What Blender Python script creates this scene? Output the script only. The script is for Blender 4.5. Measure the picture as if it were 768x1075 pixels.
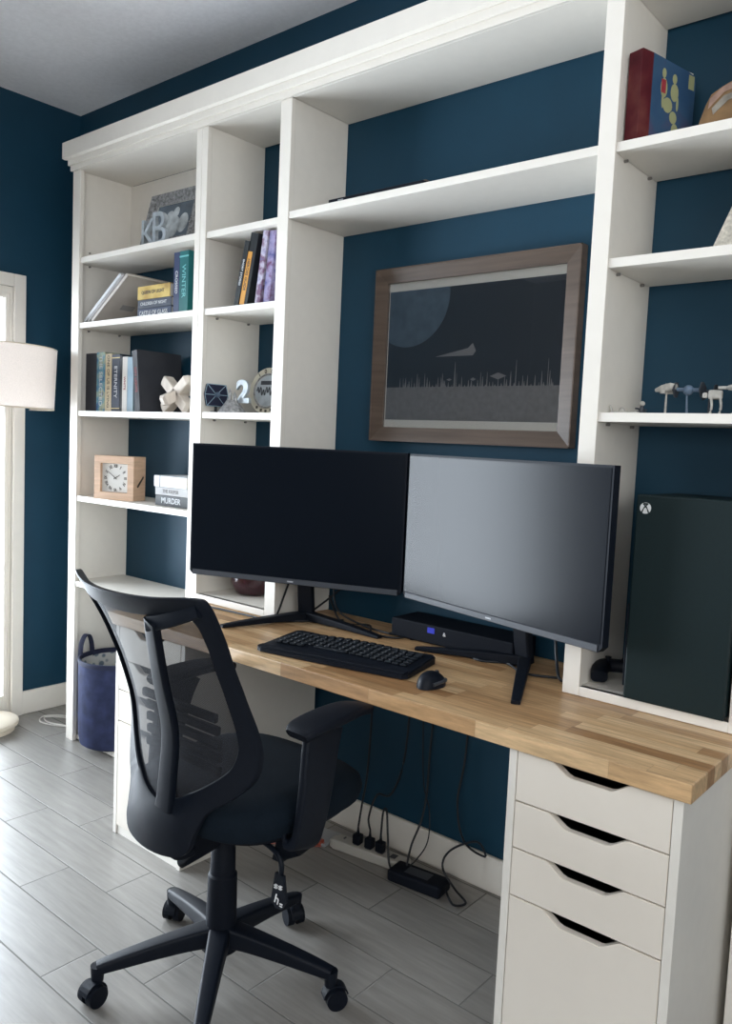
import bpy, bmesh, math, random
from mathutils import Vector, Matrix
random.seed(7)
for o in list(bpy.data.objects): bpy.data.objects.remove(o)
sc = bpy.context.scene
COL = sc.collection
PI = math.pi

# ------------------------------------------------------------------ camera
yaw, pit, rol, FPX = 0.69932, -0.08395, 0.04444, 851.25
Fw = Vector((-math.sin(yaw)*math.cos(pit), math.cos(yaw)*math.cos(pit), math.sin(pit)))
Rt = Vector((math.cos(yaw), math.sin(yaw), 0)); Up = Rt.cross(Fw)
R2 = math.cos(rol)*Rt + math.sin(rol)*Up; U2 = -math.sin(rol)*Rt + math.cos(rol)*Up
cd = bpy.data.cameras.new('camera'); cam = bpy.data.objects.new('camera', cd); COL.objects.link(cam)
cam.matrix_world = Matrix(((R2.x, U2.x, -Fw.x, 3.1435), (R2.y, U2.y, -Fw.y, -2.0595), (R2.z, U2.z, -Fw.z, 1.3184), (0, 0, 0, 1)))
cd.sensor_fit = 'HORIZONTAL'; cd.sensor_width = 36; cd.lens = FPX/768*36; cd.clip_start = 0.02
sc.camera = cam

# ------------------------------------------------------------------ light, exposure
sc.view_settings.view_transform = 'Standard'; sc.view_settings.look = 'None'
sc.view_settings.gamma = 1; sc.view_settings.use_curve_mapping = False
sc.view_settings.exposure = -0.02
wd = bpy.data.worlds.new('sky'); sc.world = wd; wd.use_nodes = True
bgn = wd.node_tree.nodes['Background']; bgn.inputs[0].default_value = (0.80, 0.90, 1.0, 1); bgn.inputs[1].default_value = 3.0
def area(name, loc, rot, sx, sy, power, col, spread=180):
    l = bpy.data.lights.new(name, 'AREA'); l.shape = 'RECTANGLE'; l.size = sx; l.size_y = sy; l.energy = power; l.color = col
    l.spread = math.radians(spread)
    o = bpy.data.objects.new(name, l); COL.objects.link(o); o.location = loc; o.rotation_euler = rot; return o
area('daylight_through_sliding_door', (-0.62, -1.27, 1.0), (0, -PI/2-.12, 0), 1.85, 1.85, 205, (0.82, 0.91, 1.0))
area('added_rear_fill', (3.5, -4.24, 1.65), (PI/2+.42, 0, 0), 2.0, 1.2, 32, (1.0, 0.92, 0.82))  # added fill from behind the camera; the rear window is invented
area('added_right_fill', (4.62, -2.2, 1.75), (0, PI/2+.35, 0), 1.3, 1.7, 24, (1.0, 0.93, 0.84))  # added fill from the right, out of view; its window is invented

# ------------------------------------------------------------------ materials
def new_mat(name):
    m = bpy.data.materials.new(name); m.use_nodes = True
    return m, m.node_tree.nodes, m.node_tree.links, m.node_tree.nodes['Principled BSDF']
def mat(name, col, rough=0.5, metal=0.0, noise=0.0, scale=40, bump=0.0, spec=0.5, emit=None, strech=(1, 1, 1)):
    m, N, L, b = new_mat(name)
    b.inputs['Roughness'].default_value = rough; b.inputs['Metallic'].default_value = metal
    b.inputs['Specular IOR Level'].default_value = spec
    tc = N.new('ShaderNodeTexCoord'); mp = N.new('ShaderNodeMapping'); mp.inputs['Scale'].default_value = strech
    nz = N.new('ShaderNodeTexNoise'); nz.inputs['Scale'].default_value = scale; nz.inputs['Detail'].default_value = 4
    L.new(tc.outputs['Object'], mp.inputs[0]); L.new(mp.outputs[0], nz.inputs['Vector'])
    cr = N.new('ShaderNodeValToRGB')
    a = noise
    cr.color_ramp.elements[0].position = 0.3; cr.color_ramp.elements[1].position = 0.7
    cr.color_ramp.elements[0].color = tuple(c*(1-a) for c in col)+(1,)
    cr.color_ramp.elements[1].color = tuple(min(1, c*(1+a)) for c in col)+(1,)
    L.new(nz.outputs['Fac'], cr.inputs[0]); L.new(cr.outputs[0], b.inputs['Base Color'])
    if bump:
        bp = N.new('ShaderNodeBump'); bp.inputs['Strength'].default_value = bump; bp.inputs['Distance'].default_value = 0.002
        L.new(nz.outputs['Fac'], bp.inputs['Height']); L.new(bp.outputs[0], b.inputs['Normal'])
    if emit:
        b.inputs['Emission Color'].default_value = emit[0]+(1,); b.inputs['Emission Strength'].default_value = emit[1]
    return m
M = {}
M['wall'] = mat('navy_wall_paint', (.0055, .042, .077), .55, noise=.05, scale=6, bump=.0, spec=.3)
M['ceiling'] = mat('ceiling_paint', (.84, .84, .86), .9, noise=.04, scale=60, bump=.3)
M['lam'] = mat('white_laminate', (.75, .715, .655), .45, noise=.015, scale=30, spec=.4)
M['trim'] = mat('white_trim_paint', (.77, .73, .665), .4, noise=.015, scale=20, spec=.4)
M['drawer'] = mat('white_drawer_lacquer', (.76, .70, .62), .4, noise=.01, scale=20, spec=.4)
M['black'] = mat('black_plastic', (.0042, .0065, .012), .5, noise=.1, scale=90, spec=.17)
M['blackmat'] = mat('black_matte_plastic', (.0042, .006, .011), .6, noise=.15, scale=200, bump=.1, spec=.14)
M['cable'] = mat('black_cable_rubber', (.008, .010, .014), .5, spec=.4)
M['fabric'] = mat('black_seat_fabric', (.0035, .008, .014), .85, noise=.25, scale=400, bump=.4, spec=.15)
M['key'] = mat('keyboard_key_plastic', (.008, .011, .016), .4, spec=.35)
M['white'] = mat('white_print', (.8, .8, .8), .5)
M['greyprint'] = mat('grey_print', (.35, .36, .38), .5)
M['screen'] = mat('matte_screen', (.005, .007, .011), .22, spec=.16)
M['fridge'] = mat('black_green_console_plastic', (.0035, .013, .015), .5, noise=.08, scale=120, spec=.3)
M['steel'] = mat('brushed_silver', (.45, .47, .50), .35, 1.0, noise=.2, scale=60)
M['pewter'] = mat('pewter_ornament', (.34, .34, .34), .45, .6, noise=.45, scale=90, bump=.8)
M['dark'] = mat('drawer_tray_painted_shade', (.05, .05, .055), .7)  # shade painted into the tray colour so the drawer notches look dark
M['navycloth'] = mat('navy_canvas', (.026, .033, .078), .9, noise=.3, scale=25, bump=.6, spec=.2)
M['navyrim'] = mat('dark_navy_binding', (.012, .016, .045), .85)
M['oakbox'] = mat('pale_oak', (.60, .40, .27), .5, noise=.12, scale=12, strech=(1, 1, 8))
M['paper'] = mat('cream_paper', (.72, .69, .62), .8, noise=.1, scale=300, strech=(1, 1, .1))
M['dial'] = mat('clock_dial', (.66, .64, .60), .5)
M['whitewood'] = mat('whitewashed_wood', (.62, .55, .48), .7, noise=.18, scale=18, strech=(1, 1, .2))
M['framewood'] = mat('brown_frame_wood', (.095, .068, .052), .35, noise=.22, scale=20, strech=(.2, 1, 3), spec=.5)
M['matboard'] = mat('cream_mat_board', (.76, .75, .70), .8)
M['shade'] = mat('linen_lamp_shade', (.66, .60, .57), .9, noise=.08, scale=250, spec=.1)
_m = M['shade']; _N = _m.node_tree.nodes; _L = _m.node_tree.links; _t = _N.new('ShaderNodeBsdfTranslucent'); _t.inputs[0].default_value = (.80, .70, .62, 1); _x = _N.new('ShaderNodeMixShader'); _x.inputs[0].default_value = .2
_L.new(_N['Principled BSDF'].outputs[0], _x.inputs[1]); _L.new(_t.outputs[0], _x.inputs[2]); _L.new(_x.outputs[0], _N['Material Output'].inputs['Surface'])
M['lampwhite'] = mat('cream_lamp_base', (.74, .66, .54), .4)
M['wirewhite'] = mat('white_cable', (.62, .60, .56), .5)
M['powerstrip'] = mat('off_white_plastic', (.42, .40, .36), .5)
M['glassblue'] = mat('plum_glaze', (.035, .006, .012), .2, spec=.6)
M['led'] = mat('blue_led', (.02, .03, .4), .5, emit=((.01, .03, 1.0), .08))
M['redplug'] = mat('red_translucent_plastic', (.30, .06, .035), .4)
M['stone'] = mat('speckled_stone', (.60, .57, .50), .7, noise=.3, scale=110, bump=.4)
M['tan'] = mat('tan_painted_wood', (.24, .14, .06), .6, noise=.5, scale=16)
M['grey'] = mat('grey_model_plastic', (.40, .39, .36), .6, noise=.2, scale=80)
M['bluegrey'] = mat('blue_grey_model_plastic', (.10, .15, .22), .5, noise=.2, scale=80)
M['darkgrey'] = mat('dark_grey_model_plastic', (.035, .04, .05), .5)
M['peg'] = mat('shelf_pin_metal', (.25, .24, .23), .4, .8)

def m_floor():
    m, N, L, b = new_mat('grey_plank_tile')
    tc = N.new('ShaderNodeTexCoord'); sx = N.new('ShaderNodeSeparateXYZ'); L.new(tc.outputs['Object'], sx.inputs[0])
    def mth(op, a, c=None, d=None):
        n = N.new('ShaderNodeMath'); n.operation = op
        for i, v in enumerate((a, c, d)):
            if v is None: continue
            if isinstance(v, (int, float)): n.inputs[i].default_value = v
            else: L.new(v, n.inputs[i])
        return n.outputs[0]
    PY, LX = .1555, .61
    ry = mth('DIVIDE', mth('ADD', sx.outputs[1], 1.113+PY*40), PY)       # row 40 starts at y=-1.113
    row = mth('FLOOR', ry); fy = mth('FRACT', ry)
    xs = mth('DIVIDE', mth('SUBTRACT', mth('ADD', sx.outputs[0], 61.0-.166), mth('MULTIPLY', mth('SUBTRACT', row, 40), .1985)), LX)
    colm = mth('FLOOR', xs); fx = mth('FRACT', xs)
    dy = mth('MULTIPLY', mth('MINIMUM', fy, mth('SUBTRACT', 1, fy)), PY)
    dx = mth('MULTIPLY', mth('MINIMUM', fx, mth('SUBTRACT', 1, fx)), LX)
    d = mth('MINIMUM', dx, dy)
    g = N.new('ShaderNodeMapRange'); g.inputs[1].default_value = .0012; g.inputs[2].default_value = .0028; L.new(d, g.inputs[0])
    cmb = N.new('ShaderNodeCombineXYZ'); L.new(row, cmb.inputs[0]); L.new(colm, cmb.inputs[1])
    wn = N.new('ShaderNodeTexWhiteNoise'); wn.noise_dimensions = '2D'; L.new(cmb.outputs[0], wn.inputs['Vector'])
    mp = N.new('ShaderNodeMapping'); mp.inputs['Scale'].default_value = (2.5, 26, 1); L.new(tc.outputs['Object'], mp.inputs[0])
    addv = N.new('ShaderNodeVectorMath'); addv.operation = 'ADD'; L.new(mp.outputs[0], addv.inputs[0])
    sc2 = N.new('ShaderNodeVectorMath'); sc2.operation = 'SCALE'; sc2.inputs['Scale'].default_value = 9; L.new(cmb.outputs[0], sc2.inputs[0]); L.new(sc2.outputs[0], addv.inputs[1])
    nz = N.new('ShaderNodeTexNoise'); nz.inputs['Scale'].default_value = 2.2; nz.inputs['Detail'].default_value = 6; nz.inputs['Roughness'].default_value = .6; L.new(addv.outputs[0], nz.inputs['Vector'])
    cr = N.new('ShaderNodeValToRGB'); cr.color_ramp.elements[0].position = .3; cr.color_ramp.elements[1].position = .72
    cr.color_ramp.elements[0].color = (.190, .180, .165, 1); cr.color_ramp.elements[1].color = (.285, .270, .250, 1)
    L.new(nz.outputs['Fac'], cr.inputs[0])
    hs = N.new('ShaderNodeMix'); hs.data_type = 'RGBA'; hs.blend_type = 'MULTIPLY'; hs.inputs[0].default_value = 1
    vr = N.new('ShaderNodeMapRange'); vr.inputs[3].default_value = .90; vr.inputs[4].default_value = 1.06; L.new(wn.outputs['Value'], vr.inputs[0])
    cc = N.new('ShaderNodeCombineColor'); [L.new(vr.outputs[0], cc.inputs[i]) for i in range(3)]
    L.new(cr.outputs[0], hs.inputs[6]); L.new(cc.outputs[0], hs.inputs[7])
    mx = N.new('ShaderNodeMix'); mx.data_type = 'RGBA'; L.new(g.outputs[0], mx.inputs[0]); mx.inputs[6].default_value = (.10, .095, .085, 1)
    L.new(hs.outputs[2], mx.inputs[7]); L.new(mx.outputs[2], b.inputs['Base Color'])
    rr = N.new('ShaderNodeMapRange'); rr.inputs[3].default_value = .9; rr.inputs[4].default_value = .36; b.inputs['Specular IOR Level'].default_value = .95; L.new(g.outputs[0], rr.inputs[0]); L.new(rr.outputs[0], b.inputs['Roughness'])
    bm_ = N.new('ShaderNodeBump'); bm_.inputs['Strength'].default_value = .5; bm_.inputs['Distance'].default_value = .0015
    hh = mth('ADD', g.outputs[0], mth('MULTIPLY', nz.outputs['Fac'], .35)); L.new(hh, bm_.inputs['Height']); L.new(bm_.outputs[0], b.inputs['Normal'])
    return m
M['floor'] = m_floor()

def m_butcher():
    m, N, L, b = new_mat('oak_butcher_block')
    tc = N.new('ShaderNodeTexCoord'); sx = N.new('ShaderNodeSeparateXYZ'); L.new(tc.outputs['Object'], sx.inputs[0])
    def mth(op, a, c=None):
        n = N.new('ShaderNodeMath'); n.operation = op
        for i, v in enumerate((a, c)):
            if v is None: continue
            if isinstance(v, (int, float)): n.inputs[i].default_value = v
            else: L.new(v, n.inputs[i])
        return n.outputs[0]
    ry = mth('DIVIDE', mth('ADD', sx.outputs[1], 4.0), .0415); row = mth('FLOOR', ry); fy = mth('FRACT', ry)
    w1 = N.new('ShaderNodeTexWhiteNoise'); w1.noise_dimensions = '1D'; L.new(row, w1.inputs['W'])
    xs = mth('ADD', mth('DIVIDE', sx.outputs[0], .30), mth('MULTIPLY', w1.outputs['Value'], 7)); cl = mth('FLOOR', xs); fx = mth('FRACT', xs)
    cmb = N.new('ShaderNodeCombineXYZ'); L.new(row, cmb.inputs[0]); L.new(cl, cmb.inputs[1])
    wn = N.new('ShaderNodeTexWhiteNoise'); wn.noise_dimensions = '2D'; L.new(cmb.outputs[0], wn.inputs['Vector'])
    cr = N.new('ShaderNodeValToRGB'); e = cr.color_ramp.elements
    e[0].position = 0; e[0].color = (.33, .175, .075, 1); e[1].position = 1; e[1].color = (.69, .475, .265, 1)
    for p_, c_ in ((.25, (.47, .28, .135, 1)), (.5, (.55, .34, .17, 1)), (.75, (.61, .395, .205, 1))):
        x = e.new(p_); x.color = c_
    L.new(wn.outputs['Value'], cr.inputs[0])
    sc2 = N.new('ShaderNodeVectorMath'); sc2.operation = 'SCALE'; sc2.inputs['Scale'].default_value = 5; L.new(cmb.outputs[0], sc2.inputs[0])
    mp = N.new('ShaderNodeMapping'); mp.inputs['Scale'].default_value = (5, 70, 40); L.new(tc.outputs['Object'], mp.inputs[0])
    ad = N.new('ShaderNodeVectorMath'); L.new(mp.outputs[0], ad.inputs[0]); L.new(sc2.outputs[0], ad.inputs[1])
    nz = N.new('ShaderNodeTexNoise'); nz.inputs['Scale'].default_value = 1.6; nz.inputs['Detail'].default_value = 6; nz.inputs['Roughness'].default_value = .65; L.new(ad.outputs[0], nz.inputs['Vector'])
    vr = N.new('ShaderNodeMapRange'); vr.inputs[1].default_value = .3; vr.inputs[2].default_value = .7; vr.inputs[3].default_value = .60; vr.inputs[4].default_value = 1.16; L.new(nz.outputs['Fac'], vr.inputs[0])
    # thin joints between staves
    dy = mth('MULTIPLY', mth('MINIMUM', fy, mth('SUBTRACT', 1, fy)), .0415); dx = mth('MULTIPLY', mth('MINIMUM', fx, mth('SUBTRACT', 1, fx)), .30)
    j = N.new('ShaderNodeMapRange'); j.inputs[1].default_value = .0; j.inputs[2].default_value = .0011; j.inputs[3].default_value = .72; L.new(mth('MINIMUM', dx, dy), j.inputs[0])
    vv = mth('MULTIPLY', vr.outputs[0], j.outputs[0])
    cc = N.new('ShaderNodeCombineColor'); [L.new(vv, cc.inputs[i]) for i in range(3)]
    hs = N.new('ShaderNodeMix'); hs.data_type = 'RGBA'; hs.blend_type = 'MULTIPLY'; hs.inputs[0].default_value = 1
    L.new(cr.outputs[0], hs.inputs[6]); L.new(cc.outputs[0], hs.inputs[7]); L.new(hs.outputs[2], b.inputs['Base Color'])
    b.inputs['Roughness'].default_value = .38; b.inputs['Specular IOR Level'].default_value = .45
    return m
M['butcher'] = m_butcher()

def m_mesh():
    m, N, L, b = new_mat('black_chair_mesh')
    b.inputs['Base Color'].default_value = (.012, .014, .020, 1); b.inputs['Roughness'].default_value = .8
    tr = N.new('ShaderNodeBsdfTransparent'); mx = N.new('ShaderNodeMixShader')
    tc = N.new('ShaderNodeTexCoord'); mp = N.new('ShaderNodeMapping'); mp.inputs['Scale'].default_value = (1, 1, 1)
    wv = N.new('ShaderNodeTexWave'); wv.bands_direction = 'DIAGONAL'; wv.inputs['Scale'].default_value = 120; wv.inputs['Distortion'].default_value = 0
    L.new(tc.outputs['Object'], mp.inputs[0]); L.new(mp.outputs[0], wv.inputs['Vector'])
    mr = N.new('ShaderNodeMapRange'); mr.inputs[3].default_value = .12; mr.inputs[4].default_value = .26; L.new(wv.outputs['Fac'], mr.inputs[0])
    L.new(mr.outputs[0], mx.inputs[0]); L.new(b.outputs[0], mx.inputs[1]); L.new(tr.outputs[0], mx.inputs[2])
    L.new(mx.outputs[0], N['Material Output'].inputs['Surface'])
    return m
M['mesh'] = m_mesh()

def m_glass():
    m, N, L, b = new_mat('clear_pane')
    tr = N.new('ShaderNodeBsdfTransparent'); gl = N.new('ShaderNodeBsdfGlossy'); gl.inputs['Roughness'].default_value = .03
    fr = N.new('ShaderNodeFresnel'); fr.inputs[0].default_value = 1.35; mx = N.new('ShaderNodeMixShader')
    L.new(fr.outputs[0], mx.inputs[0]); L.new(tr.outputs[0], mx.inputs[1]); L.new(gl.outputs[0], mx.inputs[2])
    L.new(mx.outputs[0], N['Material Output'].inputs['Surface']); return m
M['glass'] = m_glass()

def m_basketlining():
    m, N, L, b = new_mat('patterned_white_lining')
    tc = N.new('ShaderNodeTexCoord'); v = N.new('ShaderNodeTexVoronoi'); v.inputs['Scale'].default_value = 28; L.new(tc.outputs['Object'], v.inputs['Vector'])
    cr = N.new('ShaderNodeValToRGB'); cr.color_ramp.elements[0].position = .28; cr.color_ramp.elements[1].position = .4
    cr.color_ramp.elements[0].color = (.12, .16, .20, 1); cr.color_ramp.elements[1].color = (.50, .50, .48, 1)
    L.new(v.outputs['Distance'], cr.inputs[0]); L.new(cr.outputs[0], b.inputs['Base Color']); b.inputs['Roughness'].default_value = .9; return m
M['lining'] = m_basketlining()

def m_cover(name, cols, scale=9):
    m, N, L, b = new_mat(name)
    tc = N.new('ShaderNodeTexCoord'); nz = N.new('ShaderNodeTexNoise'); nz.inputs['Scale'].default_value = scale; nz.inputs['Detail'].default_value = 3
    L.new(tc.outputs['Object'], nz.inputs['Vector']); cr = N.new('ShaderNodeValToRGB'); e = cr.color_ramp.elements
    n = len(cols); e[0].position = .3; e[0].color = cols[0]+(1,); e[1].position = .72; e[1].color = cols[-1]+(1,)
    for i in range(1, n-1): x = e.new(.3+.42*i/(n-1)); x.color = cols[i]+(1,)
    L.new(nz.outputs['Fac'], cr.inputs[0]); L.new(cr.outputs[0], b.inputs['Base Color']); b.inputs['Roughness'].default_value = .5; b.inputs['Specular IOR Level'].default_value = .2; return m

# ------------------------------------------------------------------ mesh helpers
def box(bm, x0, x1, y0, y1, z0, z1, bev=0.0, seg=2):
    r = bmesh.ops.create_cube(bm, size=1)
    vs = r['verts']
    bmesh.ops.scale(bm, vec=(x1-x0, y1-y0, z1-z0), verts=vs); bmesh.ops.translate(bm, vec=((x0+x1)/2, (y0+y1)/2, (z0+z1)/2), verts=vs)
    if bev:
        es = list({e for v in vs for e in v.link_edges}); bmesh.ops.bevel(bm, geom=es, offset=bev, segments=seg, affect='EDGES', profile=.5)
def cyl(bm, p0, p1, r0, r1=None, n=24, cap=True):
    p0, p1 = Vector(p0), Vector(p1); r1 = r0 if r1 is None else r1
    d = p1-p0; q = d.to_track_quat('Z', 'Y').to_matrix().to_4x4(); q.translation = (p0+p1)/2
    bmesh.ops.create_cone(bm, cap_ends=cap, segments=n, radius1=r0, radius2=r1, depth=d.length, matrix=q)
def lathe(bm, prof, n=40, center=(0, 0)):
    rings = []
    for r, z in prof:
        rings.append([bm.verts.new((center[0]+r*math.cos(2*PI*i/n), center[1]+r*math.sin(2*PI*i/n), z)) for i in range(n)])
    for a, b in zip(rings, rings[1:]):
        for i in range(n):
            try: bm.faces.new((a[i], a[(i+1) % n], b[(i+1) % n], b[i]))
            except ValueError: pass
def capring(bm): bmesh.ops.holes_fill(bm, edges=[e for e in bm.edges if e.is_boundary], sides=0)
def prism(bm, pts, off, mat4=None):
    """polygon pts (3d) extruded by vector off"""
    vs = [bm.verts.new(p) for p in pts]; f = bm.faces.new(vs)
    r = bmesh.ops.extrude_face_region(bm, geom=[f]); nv = [g for g in r['geom'] if isinstance(g, bmesh.types.BMVert)]
    bmesh.ops.translate(bm, vec=off, verts=nv)
def smooth_pts(P, sub=6, closed=False):
    P = [Vector(p) for p in P]; n = len(P); out = []
    rng = range(n if closed else n-1)
    for i in rng:
        p0 = P[(i-1) % n] if (closed or i > 0) else P[0]; p1 = P[i]; p2 = P[(i+1) % n]; p3 = P[(i+2) % n] if (closed or i+2 < n) else P[-1]
        for k in range(sub):
            t = k/sub
            out.append(.5*((2*p1)+(-p0+p2)*t+(2*p0-5*p1+4*p2-p3)*t*t+(-p0+3*p1-3*p2+p3)*t**3))
    if not closed: out.append(P[-1])
    return out
def sweep(bm, path, sec, nrm=None, closed=False):
    """sec: function i -> list of (a,b) offsets: a along side, b along normal."""
    n = len(path); rings = []
    for i, p in enumerate(path):
        if closed: t = (path[(i+1) % n]-path[i-1])
        else: t = path[min(i+1, n-1)]-path[max(i-1, 0)]
        t.normalize(); nn = (nrm(i, p) if nrm else Vector((0, 0, 1)))
        if abs(nn.dot(t)) > .98: nn = Vector((1, 0, 0))
        nn = (nn - t*nn.dot(t)).normalized(); s = t.cross(nn).normalized()
        rings.append([bm.verts.new(p+s*a+nn*b) for a, b in sec(i)])
    m = len(rings[0])
    for i in range(n if closed else n-1):
        a, b = rings[i], rings[(i+1) % n]
        for k in range(m): bm.faces.new((a[k], a[(k+1) % m], b[(k+1) % m], b[k]))
    if not closed:
        bm.faces.new(rings[0][::-1]); bm.faces.new(rings[-1])
def circ(r, n=8): return [(r*math.cos(2*PI*k/n), r*math.sin(2*PI*k/n)) for k in range(n)]
def rrect(w, h, c=None, n=3):
    c = min(w, h)*.3 if c is None else c; out = []
    for cx, cy, a0 in ((w/2-c, h/2-c, 0), (-w/2+c, h/2-c, PI/2), (-w/2+c, -h/2+c, PI), (w/2-c, -h/2+c, 3*PI/2)):
        for k in range(n+1): a = a0+PI/2*k/n; out.append((cx+c*math.cos(a), cy+c*math.sin(a)))
    return out
def tube(bm, pts, r, sub=6, n=8, smooth=True):
    P = smooth_pts(pts, sub) if smooth else [Vector(p) for p in pts]
    sweep(bm, P, lambda i: circ(r, n))
def obj(name, bm, m, parent=None, smooth=False, sub=0):
    bmesh.ops.recalc_face_normals(bm, faces=bm.faces)
    me = bpy.data.meshes.new(name); bm.to_mesh(me); bm.free()
    me.materials.append(M[m] if isinstance(m, str) else m)
    o = bpy.data.objects.new(name, me); COL.objects.link(o)
    if smooth:
        for p in me.polygons: p.use_smooth = True
        me.set_sharp_from_angle(angle=math.radians(40))
    if sub:
        s = o.modifiers.new('s', 'SUBSURF'); s.levels = sub; s.render_levels = sub
    if parent: o.parent = parent
    return o
def thing(name, label, cat, loc=(0, 0, 0), rot=(0, 0, 0), group=None):
    o = bpy.data.objects.new(name, None); COL.objects.link(o); o.location = loc; o.rotation_euler = rot if isinstance(rot, tuple) else (0, 0, rot)
    o['label'] = label; o['category'] = cat; o.empty_display_size = .02
    if group: o['group'] = group
    return o
def tag(o, label, cat, group=None):
    o['label'] = label; o['category'] = cat
    if group: o['group'] = group
    return o
def struct(name, bm, m):
    o = obj(name, bm, m); o['kind'] = 'structure'; return o
def B(*a, **k):
    bm = bmesh.new(); box(bm, *a, **k); return bm
def copy_tree(o, parent=None):
    c = o.copy(); COL.objects.link(c); c.parent = parent
    for ch in list(o.children): copy_tree(ch, c)
    return c
def text(name, s, size, m, parent, loc, rot=(PI/2, 0, 0), depth=.0008, align='CENTER', bold=0.0, sx=1):
    c = bpy.data.curves.new(name, 'FONT'); c.body = s; c.size = size; c.extrude = depth; c.align_x = align; c.align_y = 'CENTER'; c.offset = bold
    t = bpy.data.objects.new('tmp', c); COL.objects.link(t)
    me = bpy.data.meshes.new_from_object(t.evaluated_get(bpy.context.evaluated_depsgraph_get()))
    bpy.data.objects.remove(t); me.materials.clear(); me.materials.append(M[m])
    o = bpy.data.objects.new(name, me); COL.objects.link(o); o.location = loc; o.rotation_euler = rot; o.scale = (sx, 1, 1); o.parent = parent
    return o

# ================================================================== SETTING
XL, XR, YB, HC = -.405, 4.7, -4.3, 2.758
struct('floor', B(XL-.15, XR, YB, .15, -.1, 0), 'floor')
struct('ceiling', B(XL-.15, XR, YB, .15, HC, HC+.1), 'ceiling')
struct('wall_back', B(XL-.15, XR, 0, .15, 0, HC), 'wall')
bm = bmesh.new()
box(bm, XR, XR+.12, -1.3, .15, 0, HC); box(bm, XR, XR+.12, YB-.12, -3.1, 0, HC); box(bm, XR, XR+.12, -3.1, -1.3, 0, 1.05); box(bm, XR, XR+.12, -3.1, -1.3, 2.45, HC)
struct('wall_right', bm, 'wall')
bm = bmesh.new()
for a in ((-3.1, -1.3, 1.05, 1.10), (-3.1, -1.3, 2.40, 2.45), (-3.1, -3.05, 1.05, 2.45), (-1.35, -1.3, 1.05, 2.45), (-2.22, -2.18, 1.05, 2.45)): box(bm, XR+.05, XR+.09, *a)
struct('fill_window_2', bm, 'trim')  # unseen window frame, made up to go with the right fill light
DY0, DY1, DZ = -.308, -2.25, 1.935       # sliding door opening in the left wall
bm = bmesh.new()
box(bm, XL-.15, XL, DY0, 0, 0, HC); box(bm, XL-.15, XL, YB-.12, DY1, 0, HC); box(bm, XL-.15, XL, DY1, DY0, DZ, HC)
struct('wall_left', bm, 'wall')
bm = bmesh.new()
WX0, WX1, WZ0, WZ1 = 2.4, 4.6, 1.0, 2.3
box(bm, XL, WX0, YB-.12, YB, 0, HC); box(bm, WX1, XR, YB-.12, YB, 0, HC); box(bm, WX0, WX1, YB-.12, YB, 0, WZ0); box(bm, WX0, WX1, YB-.12, YB, WZ1, HC)
struct('wall_rear', bm, 'wall')
bm = bmesh.new()
for a in ((WX0, WX1, WZ0, WZ0+.05), (WX0, WX1, WZ1-.05, WZ1), (WX0, WX0+.05, WZ0, WZ1), (WX1-.05, WX1, WZ0, WZ1), (3.475, 3.525, WZ0, WZ1)):
    box(bm, a[0], a[1], YB-.09, YB-.05, a[2], a[3])
struct('fill_window_1', bm, 'trim')  # unseen window frame, made up to go with the rear fill light
# door: casing, frame, sash, glass
bm = bmesh.new()
t = .055
box(bm, XL, XL+.018, DY0-.003, DY0+t-.006, 0, DZ+t, .003); box(bm, XL, XL+.018, DY1-t, DY1+.003, 0, DZ+t, .003); box(bm, XL, XL+.018, DY1+.003, DY0-.003, DZ, DZ+t, .003)
struct('trim_1', bm, 'trim')
bm = bmesh.new()
x0, x1 = XL-.10, XL-.004
box(bm, x0, x1, DY0-.014, DY0, 0, DZ); box(bm, x0, x1, DY1, DY1+.03, 0, DZ); box(bm, x0, x1, DY1+.03, DY0-.014, DZ-.03, DZ); box(bm, x0, x1, DY1+.03, DY0-.014, 0, .025)
x0, x1 = XL-.030, XL-.006
box(bm, x0, x1, DY0-.032, DY0-.014, .025, DZ-.03, .003); box(bm, x0, x1, DY1+.03, DY1+.08, .025, DZ-.03); box(bm, x0, x1, -1.31, -1.25, .025, DZ-.03)
for a, c in ((DY1+.08, -1.31), (-1.25, DY0-.032)):
    box(bm, x0, x1, a, c, .025, .10); box(bm, x0, x1, a, c, DZ-.05, DZ-.03)
door = struct('door_1', bm, 'trim')
bm = bmesh.new(); box(bm, XL-.020, XL-.014, DY1+.08, DY0-.032, .10, DZ-.05); obj('door_pane', bm, 'glass', door)
def bboard(name, x0, x1, y0, y1, along):
    bm = bmesh.new(); box(bm, x0, x1, y0, y1, 0, .109, .005, 2); struct(name, bm, 'trim')
bboard('baseboard_back', XL, XR, -.016, 0, 'x')
bboard('baseboard_left', XL, XL+.016, -.262, -.016, 'y')
bboard('baseboard_right', XR-.016, XR, YB, -.016, 'y')

# ================================================================== SHELVING
D = .264; FT = .018           # front plane y=-D, front strip thickness
ZT = 2.367
def panel(name, parent, *a, m='lam', bev=.0012): return obj(name, B(*a, bev=bev, seg=1), m, parent)
GS = 'white shelves of the built-in bookcase'
lb = thing('bookcase', 'tall white floor-standing bookcase with five shelves at the far left, basket at its foot', 'bookcase')
panel('side_panel', lb, .004, .032, -D+FT, -.002, 0, 2.40)
panel('side_panel', lb, .806, .830, -D+FT, -.002, 0, 2.40)
panel('face_strip', lb, 0, .055, -D, -D+FT, 0, ZT, m='trim')
panel('face_strip', lb, .801, .8305, -D, -D+FT, 0, ZT, m='trim')
panel('top_panel', lb, .032, .806, -D+.001, -.012, ZT, ZT+.03)
panel('back_panel', lb, .032, .806, -.012, -.004, 2.0, ZT)
panel('shelf', lb, .033, .805, -D+.002+FT, -.004, 0.004, .024)
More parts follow.
